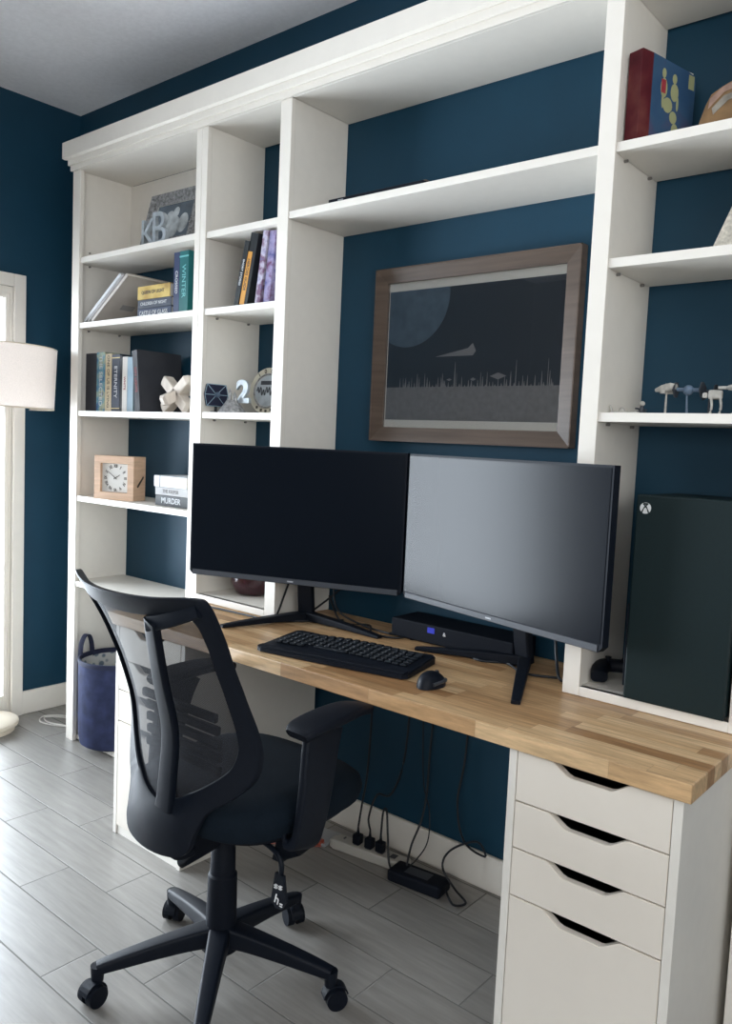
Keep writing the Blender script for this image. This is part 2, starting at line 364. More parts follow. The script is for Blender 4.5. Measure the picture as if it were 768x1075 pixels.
for z in (2.020, 1.758, 1.401, 1.050, .691):
    bm = bmesh.new(); box(bm, .0325, .8055, -D+FT+.0005, -.012, z-.021, z, .001, 1); box(bm, .0555, .8005, -D+.004, -D+FT+.001, z-.021, z)
    obj('shelf', bm, 'lam', lb)
tb = thing('tower_bookcase', 'narrow white bookcase tower standing on the left end of the desk', 'bookcase')
DZT = .739
panel('side_panel', tb, .8325, .8600, -D+FT, -.002, DZT, 2.40)
panel('side_panel', tb, 1.2200, 1.2630, -D+FT, -.002, DZT, 2.40)
panel('face_strip', tb, .8315, .8616, -D, -D+FT, DZT, ZT, m='trim')
panel('face_strip', tb, 1.216, 1.2648, -D, -D+FT, DZT, ZT, m='trim')
panel('top_panel', tb, .860, 1.220, -D+.001, -.012, ZT, ZT+.03)
panel('bottom_rail', tb, .8617, 1.2159, -D, -D+FT, DZT, .762, m='trim')
for z in (2.016, 1.757, 1.403, 1.052, .762):
    bm = bmesh.new(); box(bm, .8605, 1.2195, -D+FT+.0005, -.012, z-.021, z, .001, 1); box(bm, .8620, 1.2155, -D+.004, -D+FT+.001, z-.021, z)
    obj('shelf', bm, 'lam', tb)
rb = thing('tower_bookcase', 'white bookcase tower standing on the right end of the desk, black cooler in it', 'bookcase')
panel('side_panel', rb, 2.2840, 2.3200, -D+FT, -.002, DZT, 2.40)
panel('side_panel', rb, 2.6700, 2.7000, -D+FT, -.002, DZT, 2.40)
panel('face_strip', rb, 2.280, 2.323, -D, -D+FT, DZT, ZT, m='trim')
panel('face_strip', rb, 2.664, 2.703, -D, -D+FT, DZT, ZT, m='trim')
panel('top_panel', rb, 2.320, 2.670, -D+.001, -.012, ZT, ZT+.03)
panel('bottom_rail', rb, 2.3232, 2.6638, -D, -D+FT, DZT, .762, m='trim')
for z in (2.024, 1.766, 1.415, .762):
    bm = bmesh.new(); box(bm, 2.3205, 2.6695, -D+FT+.0005, -.012, z-.021, z, .001, 1); box(bm, 2.3235, 2.6635, -D+.004, -D+FT+.001, z-.021, z)
    obj('shelf', bm, 'lam', rb)
for par, pins in ((lb, [(.032, 2.020), (.032, 1.758)]), (tb, [(.860, 1.757), (.860, 1.403)]), (rb, [(2.320, 2.024), (2.320, 1.766), (2.320, 1.415)])):
    for x, z in pins:
        for y in (-.205, -.06):
            bm = bmesh.new(); cyl(bm, (x-.001, y, z-.026), (x+.009, y, z-.026), .0035, n=10); obj('shelf_pin', bm, 'peg', par)
            if par is lb and z > 2: bm = bmesh.new(); cyl(bm, (x-.001, y, z+.03), (x+.006, y, z+.03), .0035, n=10); obj('shelf_pin', bm, 'peg', par)
# floor bookcase beyond the desk on the right
fb = thing('bookcase', 'white floor-standing bookcase whose edge shows behind the right drawer unit', 'bookcase')
panel('side_panel', fb, 2.7060, 2.730, -D+FT, -.002, 0, 2.40)
panel('side_panel', fb, 3.48, 3.504, -D+FT, -.002, 0, 2.40)
panel('face_strip', fb, 2.7045, 2.745, -D, -D+FT, 0, ZT, m='trim')
panel('face_strip', fb, 3.465, 3.504, -D, -D+FT, 0, ZT, m='trim')
panel('top_panel', fb, 2.73, 3.48, -D+.001, -.012, ZT, ZT+.03)
for z in (2.020, 1.758, 1.401, 1.050, .691, .024):
    panel('shelf', fb, 2.7305, 3.4795, -D+FT, -.012, z-.021, z)
# bridge shelf and bridge top over the desk
o = obj('bridge_shelf', B(1.2655, 2.2795, -D+.002, -.004, 2.004, 2.0255, bev=.001, seg=1), 'lam')
tag(o, 'long white shelf bridging the two bookcase towers above the framed print', 'shelf')
o = obj('bridge_board', B(1.2655, 2.2795, -D+.002, -.004, ZT, ZT+.03, bev=.001, seg=1), 'lam')
tag(o, 'long white top board joining the towers under the crown moulding', 'shelf')
# crown moulding: profile (y,z) extruded along x, with a return at the left end
bm = bmesh.new()
x1 = 3.53
box(bm, -.006, x1-.024, -.2735, -.2645, ZT, 2.411)
box(bm, -.012, x1-.018, -.283, -.2736, 2.386, 2.411, .003, 2)
prism(bm, [(-.030, -.2966, 2.414), (-.024, -.288, 2.409), (-.012, -.2645, 2.4115), (-.012, -.2643, 2.4115), (-.012, -.2643, 2.4755), (-.030, -.2966, 2.4755)][::1], (x1+.03, 0, 0))
box(bm, -.030, -.006, -.2642, -.002, 2.4115, 2.4755)
tag(obj('crown_moulding', bm, 'trim'), 'white stepped crown moulding running along the top of all the bookcases', 'moulding')

# ================================================================== DESK
DF, DR_ = -.598, 2.7030
o = obj('desktop', B(.8325, DR_, DF, -.001, .7005, .738, bev=.0025, seg=2), 'butcher')
tag(o, 'long oak butcher-block desktop laid across the two white drawer units', 'desk')
def drawer_unit(x, label):
    r = thing('drawer_unit', label, 'drawer unit', (x, -.5865, 0), group=None)
    bm = bmesh.new(); W, DP = .36, .57
    box(bm, 0, .018, 0, DP, 0, .70, .001, 1); box(bm, W-.018, W, 0, DP, 0, .70, .001, 1); box(bm, .018, W-.018, DP-.01, DP, 0, .70); box(bm, .018, W-.018, .03, DP-.01, .035, .05)
    box(bm, .018, W-.018, .005, .02, 0, .026)
    obj('body', bm, 'lam', r)
    zs = [.6985, .5896, .4883, .3846, .028]
    for i in range(4):
        zt, zb = zs[i]-.0015, zs[i+1]+.0015; a, b = .0195, W-.0195; c = W/2; dn = .024
        top = [(a, zt), (c-.085, zt), (c-.077, zt-.003), (c-.05, zt-dn+.003), (c-.041, zt-dn), (c+.041, zt-dn), (c+.05, zt-dn+.003), (c+.077, zt-.003), (c+.085, zt), (b, zt)]
        pts = [(px, .0, pz) for px, pz in top]+[(b, 0, zb), (a, 0, zb)]
        bm = bmesh.new(); prism(bm, pts, (0, .017, 0)); bmesh.ops.bevel(bm, geom=[e for e in bm.edges if abs(e.verts[0].co.y) < 1e-5 and abs(e.verts[1].co.y) < 1e-5], offset=.0015, segments=2, affect='EDGES')
        f = obj('drawer', bm, 'drawer', r)
        bm = bmesh.new()
        h = min(zt-.03, zb+.09) if i < 3 else zb+.25
        box(bm, a+.004, a+.016, .018, DP-.03, zb+.01, h); box(bm, b-.016, b-.004, .018, DP-.03, zb+.01, h); box(bm, a+.004, b-.004, .018, DP-.03, zb+.005, zb+.012); box(bm, a+.004, b-.004, DP-.04, DP-.03, zb+.01, h)
        obj('drawer_tray', bm, 'dark', f)
        bm = bmesh.new(); box(bm, a+.002, b-.002, .02, .03, zt-.05, zt-.004); 
        bm.free()
    return r
drawer_unit(2.3266, 'white four-drawer unit with scooped handles under the right end of the desk')
drawer_unit(.8687, 'white four-drawer unit behind the chair under the left end of the desk')

# ================================================================== MONITORS
def monitor(label, c, yw, apex, feet, tilt=0):
    r = thing('monitor', label, 'monitor', (c[0], c[1], .7385), (0, 0, yw))
    W, H, zc = .715, .421, c[2]-.7385
    bm = bmesh.new()
    w, h = W/2, H/2; ch = .012
    out = [(-w, h), (w, h), (w, -h+ch), (w-ch, -h), (-w+ch, -h), (-w, -h+ch)]
    prism(bm, [(x, 0, z+zc) for x, z in out], (0, .022, 0))
    prism(bm, [(x*.80, .022, z*.76+zc-.01) for x, z in out], (0, .030, 0))
    hs = obj('housing', bm, 'black', r)
    bm = bmesh.new(); box(bm, -w+.006, w-.006, -.0012, .0005, zc-h+.019, zc+h-.006); obj('screen', bm, 'screen', r)
    bm = bmesh.new(); box(bm, -w+ch, w-ch, -.0022, .0004, zc-h+.001, zc-h+.017, .0008, 1); obj('chin', bm, 'darkgrey', r)
    bm = bmesh.new(); box(bm, -.010, .010, -.0027, -.0015, zc-h+.0065, zc-h+.0105); obj('maker_mark', bm, 'greyprint', r)
    Mi = Matrix.Rotation(-yw, 4, 'Z')
    def loc(p): return Mi @ (Vector((p[0], p[1], 0))-Vector((c[0], c[1], 0)))
    A = loc(apex)
    bm = bmesh.new()
    top = Vector((0, .055, zc-.02)); bt = Vector((A.x, A.y, .012))
    sweep(bm, [bt, bt.lerp(Vector((0, .07, bt.z)), .15)+Vector((0, 0, .06)), Vector((bt.x*.6, max(.06, bt.y*.8), zc*.55)), top],
          lambda i: rrect(.052, .026, .006), nrm=lambda i, p: Vector((0, 1, 0)))
    obj('neck', bm, 'black', r)
    for f in feet:
        Fp = loc(f); bm = bmesh.new()
        P = [A+Vector((0, 0, .016)), A.lerp(Fp, .5)+Vector((0, 0, .013)), Vector((Fp.x, Fp.y, .0045))]
        P = smooth_pts(P, 4); n = len(P)
        sweep(bm, P, lambda i: rrect(.034-.012*i/(n-1), (.030-.021*i/(n-1)), .003))
        for v in bm.verts: v.co.z = max(v.co.z, .0005)
        obj('stand_leg', bm, 'black', r)
    return r
monitor('left black widescreen monitor, screen dark, on a two-legged stand', (1.378, -.308, 1.0860), .361, (1.335, -.185), [(1.245, -.465), (1.650, -.194)])
monitor('right black widescreen monitor with grey sheen, turned towards the left', (2.062, -.262, 1.0845), -.240, (2.100, -.125), [(1.800, -.214), (2.252, -.438)])

# ================================================================== KEYBOARD, MOUSE
kb = thing('keyboard', 'black full-size keyboard with wave-shaped edge lying before the left monitor', 'keyboard', (1.722, -.428, .7385), (0, 0, .195))
bm = bmesh.new()
w, d = .232, .105
front = [(-w+.004, -d+.012), (-w+.02, -d+.004), (-.1, -d+.002), (0, -d), (.1, -d+.002), (w-.012, -d+.004), (w, -d+.016)]
back = [(w-.004, d-.022), (w-.016, d-.010), (.12, d-.012), (.0, d-.002), (-.11, d-.010), (-w+.022, d), (-w+.006, d-.012)]
prism(bm, [(x, y, .002) for x, y in front+back], (0, 0, .012))
for v in bm.verts:
    if v.co.z > .01: v.co.z += .010*(v.co.y+d)/(2*d)
bmesh.ops.bevel(bm, geom=[e for e in bm.edges if e.verts[0].co.z > .01 and e.verts[1].co.z > .01], offset=.003, segments=2, affect='EDGES')
obj('case', bm, 'black', kb)
bm = bmesh.new(); box(bm, -.0078, .0078, -.0078, .0078, 0, .006, .002, 1)
k0 = obj('key', bm, 'key', kb); first = True
for rw in range(6):
    n = 18 if rw else 16
    for i in range(n):
        if rw == 5 and 4 <= i <= 8: continue
        x = -.205+.41*(i+.5)/n; y = d-.032-rw*.0205+(.008*math.cos(x/.21*PI)); z = .0145+.010*(y+d)/(2*d)
        if first: k = k0; first = False
        else: k = k0.copy(); COL.objects.link(k); k.parent = kb
        k.location = (x, y, z); k.scale = (.41/n/.0205*1.0, 1, 1) if True else (1, 1, 1)
bm = bmesh.new(); box(bm, -.055, .045, -.008, .008, 0, .006, .002, 1); o = obj('space_bar', bm, 'key', kb); o.location = (-.022-.01, d-.032-5*.0205+.008, .017)
bm = bmesh.new(); box(bm, -.225, .225, -.013, .013, 0, .004, .0015, 1); o = obj('palm_rest', bm, 'blackmat', kb); o.location = (0, -d+.020, .0135)
bm = bmesh.new()
for sx_ in range(16):
    for rw in range(5):
        x = -.205+.41*(sx_+.5)/18+.002; y = d-.0515-rw*.0205+(.008*math.cos(x/.21*PI)); box(bm, x-.0015, x+.0015, y, y+.003, .0205+.010*(y+d)/(2*d), .0208+.010*(y+d)/(2*d))
obj('key_legends', bm, 'greyprint', kb)

ms = thing('computer_mouse', 'small black computer mouse right of the keyboard', 'mouse', (2.032, -.462, .7385), (0, 0, .15))
bm = bmesh.new(); bmesh.ops.create_uvsphere(bm, u_segments=24, v_segments=14, radius=1)
for v in bm.verts:
    x, y, z = v.co; v.co = (x*.033*(1-.12*abs(y)), y*.052, max(0.0, z)*.036*(1-.25*y)+.0005)
obj('shell', bm, 'black', ms, smooth=True)
bm = bmesh.new(); cyl(bm, (-.003, .026, .0235), (.003, .026, .0235), .0085, n=16); obj('scroll_wheel', bm, 'darkgrey', ms)
bm = bmesh.new(); tube(bm, [(.022, -.034, .012), (.0285, -.008, .014), (.028, .02, .013), (.018, .040, .009)], .0045); obj('side_grip', bm, 'darkgrey', ms)

# ================================================================== OFFICE CHAIR
CX, CY = 1.700, -.820
ch = thing('office_chair', 'black mesh-back office chair on five casters pulled up to the desk', 'chair', (CX, CY, 0), (0, 0, 0))
# star base
bm = bmesh.new(); lathe(bm, [(.001, .082), (.040, .082), (.048, .09), (.046, .13), (.036, .145), (.001, .145)], 28); obj('hub', bm, 'black', ch, smooth=True)
for a in (-120, -48, 24, 95, 167):
    a = math.radians(a); ux = Vector((math.cos(a), math.sin(a), 0)); P = []
    for tt in (0, .2, .5, .8, 1.0):
        rr = .03+tt*.255; P.append(ux*rr+Vector((0, 0, .122-.040*tt**1.3)))
    P = smooth_pts(P, 4); n = len(P); bm = bmesh.new()
    sweep(bm, P, lambda i: [(q[0], q[1]) for q in rrect(.052-.022*i/(n-1), .050-.026*i/(n-1), .007)])
    e = ux*.284
    cyl(bm, e+Vector((0, 0, .089)), e+Vector((0, 0, .052)), .0165, .014, 14)
    leg = obj('leg', bm, 'black', ch, smooth=True)
    # caster
    ca = obj('caster', bm2 := bmesh.new(), 'black', leg) if False else None
    bm = bmesh.new(); sw = a+random.choice((-.9, .6, 1.1)); f = Vector((math.cos(sw), math.sin(sw), 0)); s = Vector((-f.y, f.x, 0)); c0 = e+Vector((0, 0, .026))+f*.012
    for sg in (-1, 1):
        cyl(bm, c0+s*(sg*.006), c0+s*(sg*.024), .0255, .0245, 26)
    w_ = obj('caster_wheel', bm, 'blackmat', leg, smooth=True)
    bm = bmesh.new(); pts = [c0+f*(.0285*math.cos(t_))+Vector((0, 0, .0285*math.sin(t_))) for t_ in [math.radians(q) for q in range(15, 190, 18)]]
    sweep(bm, pts, lambda i: rrect(.030, .004, .001), nrm=lambda i, p: (p-c0))
    cyl(bm, e+Vector((0, 0, .060)), e+Vector((0, 0, .045)), .008, n=10)
    obj('caster_hood', bm, 'black', leg)
bm = bmesh.new(); lathe(bm, [(.001, .14), (.037, .14), (.035, .27), (.0305, .275), (.0295, .335), (.026, .34), (.025, .42), (.001, .42)], 28); obj('gas_lift', bm, 'blackmat', ch, smooth=True)
# seat
def se(a, n): 
    c, s = math.cos(a), math.sin(a); return math.copysign(abs(c)**(2/n), c), math.copysign(abs(s)**(2/n), s)
def seatring(hw, hd, z, cy=.082, n=40, e=3.0, dip=0):
    out = []
    for k in range(n):
        c, s = se(2*PI*k/n, e); x = hw*c; y = cy+hd*s; out.append((x, y, z - dip*(s if s > 0 else 0)**3))
    return out
def loft(bm, rings):
    R = [[bm.verts.new(p) for p in r] for r in rings]; n = len(R[0])
    for a, b in zip(R, R[1:]):
        for k in range(n): bm.faces.new((a[k], a[(k+1) % n], b[(k+1) % n], b[k]))
    bm.faces.new(R[0][::-1]); bm.faces.new(R[-1])
bm = bmesh.new(); loft(bm, [seatring(.220, .215, .442, dip=.0), seatring(.236, .244, .452, dip=.01), seatring(.241, .252, .477, dip=.018), seatring(.235, .246, .502, dip=.022), seatring(.214, .226, .518, dip=.022), seatring(.16, .17, .522, dip=.015), seatring(.06, .07, .518)])
obj('seat', bm, 'fabric', ch, smooth=True)
bm = bmesh.new(); loft(bm, [seatring(.10, .12, .415, cy=.02), seatring(.18, .18, .422), seatring(.216, .210, .432), seatring(.223, .218, .446)])
obj('seat_pan', bm, 'blackmat', ch, smooth=True)
# back surface
def yb(z):
    K = [(.38, -.215), (.46, -.205), (.52, -.188), (.60, -.172), (.65, -.172), (.70, -.180), (.80, -.215), (.90, -.262), (1.03, -.345)]
    for (a, ya), (b, yb_) in zip(K, K[1:]):
        if z <= b: t_ = (z-a)/(b-a); return ya+(yb_-ya)*t_
    return K[-1][1]
def yb_s(z): return (yb(z-.03)+2*yb(z)+yb(z+.03))/4
def S(x, z, off=0): return Vector((x, yb_s(z)+1.35*x*x-off, z))
OUT = [(0, .998), (.11, 1.000), (.205, 1.008), (.227, .995), (.223, .93), (.217, .86), (.219, .78), (.228, .70), (.231, .650), (.219, .597), (.180, .553), (.138, .520), (.119, .47), (.113, .44), (.085, .418), (0, .410)]
INN = [(0, .955), (.10, .958), (.170, .964), (.190, .950), (.190, .90), (.187, .85), (.188, .78), (.192, .70), (.190, .660), (.172, .618), (.130, .580), (.088, .553), (.058, .535), (.033, .525), (.016, .520), (0, .518)]
def loop(h): 
    full = h+[(-x, z) for x, z in h[1:-1]][::-1]
    return smooth_pts([Vector((x, 0, z)) for x, z in full], 4, closed=True)
LO, LI = loop(OUT), loop(INN)
bm = bmesh.new(); rings = []
for fr_, dy in ((0, -.006), (.06, -.009), (.94, -.009), (1, -.006), (1, .006), (.94, .009), (.06, .009), (0, .006)):
    rings.append([bm.verts.new(S(o_.x+(i_.x-o_.x)*fr_, o_.z+(i_.z-o_.z)*fr_)+Vector((0, dy, 0))) for o_, i_ in zip(LO, LI)])
n = len(LO)
for k in range(8):
    a, b = rings[k], rings[(k+1) % 8]
    for i in range(n): bm.faces.new((a[i], a[(i+1) % n], b[(i+1) % n], b[i]))
obj('back_frame', bm, 'black', ch, smooth=True)
# mesh membrane
bm = bmesh.new(); NZ, NX = 26, 20
def halfw(z):
    best = 0
    for a, b in zip(INN, INN[1:]):
        if (a[1]-z)*(b[1]-z) <= 0 and a[1] != b[1]:
            best = max(best, a[0]+(b[0]-a[0])*(z-a[1])/(b[1]-a[1]))
    return best+.004
grid = []
for j in range(NZ+1):
    z = .5185+(.9545-.5185)*j/NZ; hw = halfw(z)
    grid.append([bm.verts.new(S(hw*(2*i/NX-1), z, -.002)) for i in range(NX+1)])
for j in range(NZ):
    for i in range(NX): bm.faces.new((grid[j][i], grid[j][i+1], grid[j+1][i+1], grid[j+1][i]))
obj('back_mesh', bm, 'mesh', ch, smooth=True)
# support arm curling from the foot of the back under the seat
bm = bmesh.new(); P = smooth_pts([(0, -.196, .432), (0, -.186, .412), (0, -.15, .402), (0, -.08, .402), (0, .02, .410)], 5); n = len(P)
sweep(bm, P, lambda i: rrect(.165-.05*i/(n-1), .026, .010), nrm=lambda i, p: Vector((0, 1, 1.2)))
obj('back_bracket', bm, 'blackmat', ch, smooth=True)
# forked rear spine
for sg in (1,):
    bm = bmesh.new()
    P = smooth_pts([S(sg*.028, .505, .004), S(sg*.034, .56, .016), S(sg*.042, .68, .020), S(sg*.056, .80, .020), S(sg*.085, .90, .018), S(sg*.104, .950, .014)], 5); n = len(P)
    sweep(bm, P, lambda i: rrect(.052-.014*i/(n-1), .018, .005), nrm=lambda i, p: Vector((0, 1, 0)))
    obj('spine', bm, 'black', ch, smooth=True)
    bm = bmesh.new()
    P = smooth_pts([S(sg*.088, .940, .014), S(sg*.14, .955, .012), S(sg*.212, .985, .008)], 5)
    sweep(bm, P, lambda i: rrect(.032, .016, .005), nrm=lambda i, p: Vector((0, 1, 0)))
    obj('upper_brace', bm, 'black', ch, smooth=True)
# lumbar support slats
bm = bmesh.new()
for k in range(5):
    z = .600+k*.030
    P = smooth_pts([S(-.13, z, -.022), S(-.05, z+.004, -.034), S(.05, z+.004, -.034), S(.13, z, -.022)], 4)
    sweep(bm, P, lambda i: rrect(.020, .012, .004), nrm=lambda i, p: Vector((0, 1, 0)))
obj('lumbar_pad', bm, 'blackmat', ch, smooth=True)
# arms
for sg in (1, -1):
    ar = obj('armrest', B(-.0001, .0001, -.0001, .0001, .41, .4102), 'black', ch) if False else None
    bm = bmesh.new()
    P = smooth_pts([(sg*.19, .005, .428), (sg*.250, .008, .432), (sg*.266, .015, .475), (sg*.267, .030, .56), (sg*.262, .045, .64), (sg*.256, .060, .690)], 5); n = len(P)
    sweep(bm, P, lambda i: rrect(.085+.05*abs(i/(n-1)-.35), .022, .007), nrm=lambda i, p: Vector((sg, 0, .4 if i < 6 else 0)))
    post = obj('arm_post', bm, 'black', ch, smooth=True)
    bm = bmesh.new(); P = smooth_pts([(sg*.256, -.025, .686), (sg*.256, .00, .697), (sg*.253, .08, .704), (sg*.248, .16, .704), (sg*.243, .215, .692)], 5); n = len(P)
    sweep(bm, P, lambda i: rrect(.050+.040*math.sin(PI*min(1, .12+i/(n-1)*.9)), .022, .009), nrm=lambda i, p: Vector((0, 0, 1)))
    obj('arm_pad', bm, 'blackmat', ch, smooth=True)
# lever with printed tag
bm = bmesh.new(); tube(bm, [(.10, -.02, .422), (.20, -.03, .416), (.232, -.035, .400), (.235, -.036, .370)], .006); lv = obj('height_lever', bm, 'black', ch, smooth=True)
bm = bmesh.new(); prism(bm, [(.222, -.042, 0.375), (.248, -.042, 0.375), (.262, -.046, 0.323), (.252, -.048, 0.303), (.232, -.048, 0.301), (.216, -.046, 0.315)], (0, .007, 0)); tg = obj('lever_paddle', bm, 'black', lv)
text('chair_symbol', 'h', .030, 'white', tg, (.238, -.0493, .322), rot=(PI/2, .25, 0))
for px_, pz_ in ((.227, .350), (.241, .352), (.227, .345), (.241, .347), (.246, .315), (.246, .310)):
    bm = bmesh.new(); box(bm, px_, px_+.008, -.0493, -.0440, pz_, pz_+.0018); obj('print_line', bm, 'white', tg)

# ================================================================== FRAMED PRINT
pf = thing('framed_print', 'large brown-framed night landscape print with a moon, hung above the monitors', 'picture', (1.438, 0, 1.330))
W, H = .707, .5415; fw = .045
bm = bmesh.new()
def mitre(bm, o_, i_, yo, yi):
    O = [(o_[0], o_[2]), (o_[1], o_[2]), (o_[1], o_[3]), (o_[0], o_[3])]; I = [(i_[0], i_[2]), (i_[1], i_[2]), (i_[1], i_[3]), (i_[0], i_[3])]
    A = [bm.verts.new((x, yo, z)) for x, z in O]; Bv = [bm.verts.new((x, yi, z)) for x, z in I]; C = [bm.verts.new((x, -.002, z)) for x, z in O]; Dv = [bm.verts.new((x, -.010, z)) for x, z in I]
    for k in range(4):
        q = (k+1) % 4; bm.faces.new((A[k], A[q], Bv[q], Bv[k])); bm.faces.new((A[k], A[q], C[q], C[k])); bm.faces.new((Bv[k], Bv[q], Dv[q], Dv[k])); bm.faces.new((C[k], C[q], Dv[q], Dv[k]))
mitre(bm, (0, W, 0, H), (fw, W-fw, fw, H-fw), -.034, -.026)
obj('frame', bm, 'framewood', pf)
bm = bmesh.new(); t_ = .004
for a in ((0, W, 0, t_), (0, W, H-t_, H), (0, t_, 0, H), (W-t_, W, 0, H)): box(bm, a[0], a[1], -.0355, -.033, a[2], a[3])
obj('frame_lip', bm, 'framewood', pf)
bm = bmesh.new(); box(bm, fw, W-fw, -.014, -.010, fw, H-fw); obj('mat_board', bm, 'matboard', pf)
def m_art():
    m, N, L, b = new_mat('night_print'); b.inputs['Roughness'].default_value = .5
    tc = N.new('ShaderNodeTexCoord'); sx = N.new('ShaderNodeSeparateXYZ'); L.new(tc.outputs['Object'], sx.inputs[0])
    nz = N.new('ShaderNodeTexNoise'); nz.inputs['Scale'].default_value = 60; L.new(tc.outputs['Object'], nz.inputs['Vector'])
    g = N.new('ShaderNodeMapRange'); g.inputs[1].default_value = .170; g.inputs[2].default_value = .172; g.inputs[3].default_value = 1; g.inputs[4].default_value = 0; L.new(sx.outputs[2], g.inputs[0])
    cr = N.new('ShaderNodeValToRGB'); cr.color_ramp.elements[0].color = (.18, .18, .188, 1); cr.color_ramp.elements[1].color = (.28, .28, .29, 1); L.new(nz.outputs['Fac'], cr.inputs[0])
    mx = N.new('ShaderNodeMix'); mx.data_type = 'RGBA'; L.new(g.outputs[0], mx.inputs[0]); mx.inputs[6].default_value = (.040, .052, .068, 1); L.new(cr.outputs[0], mx.inputs[7]); L.new(mx.outputs[2], b.inputs['Base Color']); return m
M['art'] = m_art(); M['moon'] = mat('moon_ink', (.10, .145, .19), .6, noise=.15, scale=30); M['ink'] = mat('silver_ink', (.26, .26, .27), .6)
ax0, ax1, az0, az1 = fw+.003, W-fw-.003, fw+.024, H-fw-.026
bm = bmesh.new(); box(bm, ax0, ax1, -.0148, -.014, az0, az1); obj('print_sheet', bm, 'art', pf)
bm = bmesh.new(); cx_, cz_, rr = ax0+.075, az1-.02, .155; pts = []
poly = [(cx_+rr*math.cos(a), cz_+rr*math.sin(a)) for a in [2*PI*k/72 for k in range(72)]]
poly = [(min(max(x, ax0), ax1), min(z, az1)) for x, z in poly]; q = []
for p in poly:
    if not q or (abs(p[0]-q[-1][0])+abs(p[1]-q[-1][1])) > 1e-4: q.append(p)
prism(bm, [(x, -.0149, z) for x, z in q], (0, -.0003, 0)); obj('moon', bm, 'moon', pf)
bm = bmesh.new(); rnd = random.Random(3)
x = ax0+.055
while x < ax1-.02:
    h = rnd.choice((.006, .010, .014, .02, .03, .042)) if rnd.random() < .94 else .075; w_ = rnd.uniform(.002, .007)
    prism(bm, [(x-w_/2, -.0149, .170), (x+w_/2, -.0149, .170), (x+.0004, -.0149, .170+h), (x-.0004, -.0149, .170+h)], (0, -.0003, 0)); x += rnd.uniform(.004, .013)
for (x, z, w_, h) in ((.46, .20, .055, .020), (.29, .192, .02, .008), (.375, .192, .02, .010)):
    prism(bm, [(x-w_/2, -.0149, z), (x, -.0149, z-h/2), (x+w_/2, -.0149, z), (x, -.0149, z+h/2)], (0, -.0003, 0))
prism(bm, [(.235, -.0149, .262), (.37, -.0149, .262), (.38, -.0149, .275), (.368, -.0149, .298), (.352, -.0149, .284)], (0, -.0003, 0))
obj('skyline_print', bm, 'ink', pf)
def m_frameglass():
    m, N, L, b = new_mat('picture_glass'); tr = N.new('ShaderNodeBsdfTransparent'); gl = N.new('ShaderNodeBsdfGlossy'); gl.inputs['Roughness'].default_value = .02
    fr = N.new('ShaderNodeFresnel'); fr.inputs[0].default_value = 1.5; mx = N.new('ShaderNodeMixShader')
    L.new(fr.outputs[0], mx.inputs[0]); L.new(tr.outputs[0], mx.inputs[1]); L.new(gl.outputs[0], mx.inputs[2]); L.new(mx.outputs[0], N['Material Output'].inputs['Surface']); return m
M['pglass'] = m_frameglass()
bm = bmesh.new(); box(bm, fw+.0005, W-fw-.0005, -.0185, -.0175, fw+.0005, H-fw-.0005); obj('glazing', bm, 'pglass', pf)

# ================================================================== BOOKS
def cov(name, *cols, scale=9): M[name] = m_cover(name, list(cols), scale)
cov('bk_gold', (.42, .26, .05), (.62, .46, .14), (.30, .17, .04)); cov('bk_navy', (.02, .03, .07), (.03, .05, .10)); cov('bk_slate', (.03, .04, .06), (.05, .06, .09))
cov('bk_teal', (.01, .10, .11), (.02, .16, .16)); cov('bk_indigo', (.03, .04, .10), (.05, .07, .14)); cov('bk_charcoal', (.035, .037, .045), (.05, .052, .06))
cov('bk_sky', (.03, .08, .20), (.10, .25, .32), (.35, .38, .25), (.03, .06, .16), scale=22); cov('bk_cream', (.50, .40, .24), (.60, .50, .34)); cov('bk_white', (.60, .57, .52), (.68, .66, .62))
cov('bk_pale', (.22, .32, .40), (.36, .46, .52)); cov('bk_plum', (.10, .06, .10), (.16, .08, .12)); cov('bk_orange', (.58, .27, .05), (.66, .33, .08)); cov('bk_black', (.012, .014, .018), (.025, .03, .03))
cov('bk_lilac', (.24, .22, .36), (.46, .44, .54), (.16, .08, .14), (.14, .16, .32), scale=30); cov('bk_violet', (.09, .09, .24), (.30, .27, .44), (.12, .04, .10), scale=34)
cov('bk_grey', (.50, .46, .42), (.58, .54, .50)); cov('bk_greycool', (.28, .27, .27), (.40, .39, .38)); cov('bk_silver', (.55, .57, .60), (.66, .68, .70)); cov('bk_red', (.055, .006, .011), (.085, .010, .016), (.14, .04, .035), scale=14)
cov('bk_blue', (.022, .060, .13), (.035, .080, .15), (.08, .055, .11), scale=10)
for k_, c_ in (('goldink', (.55, .42, .16)), ('tealink', (.12, .42, .42)), ('lightink', (.55, .56, .58)), ('darkink', (.05, .04, .03)), ('redink', (.28, .03, .04)), ('yellowink', (.30, .31, .16))): M[k_] = mat(k_, c_, .5)
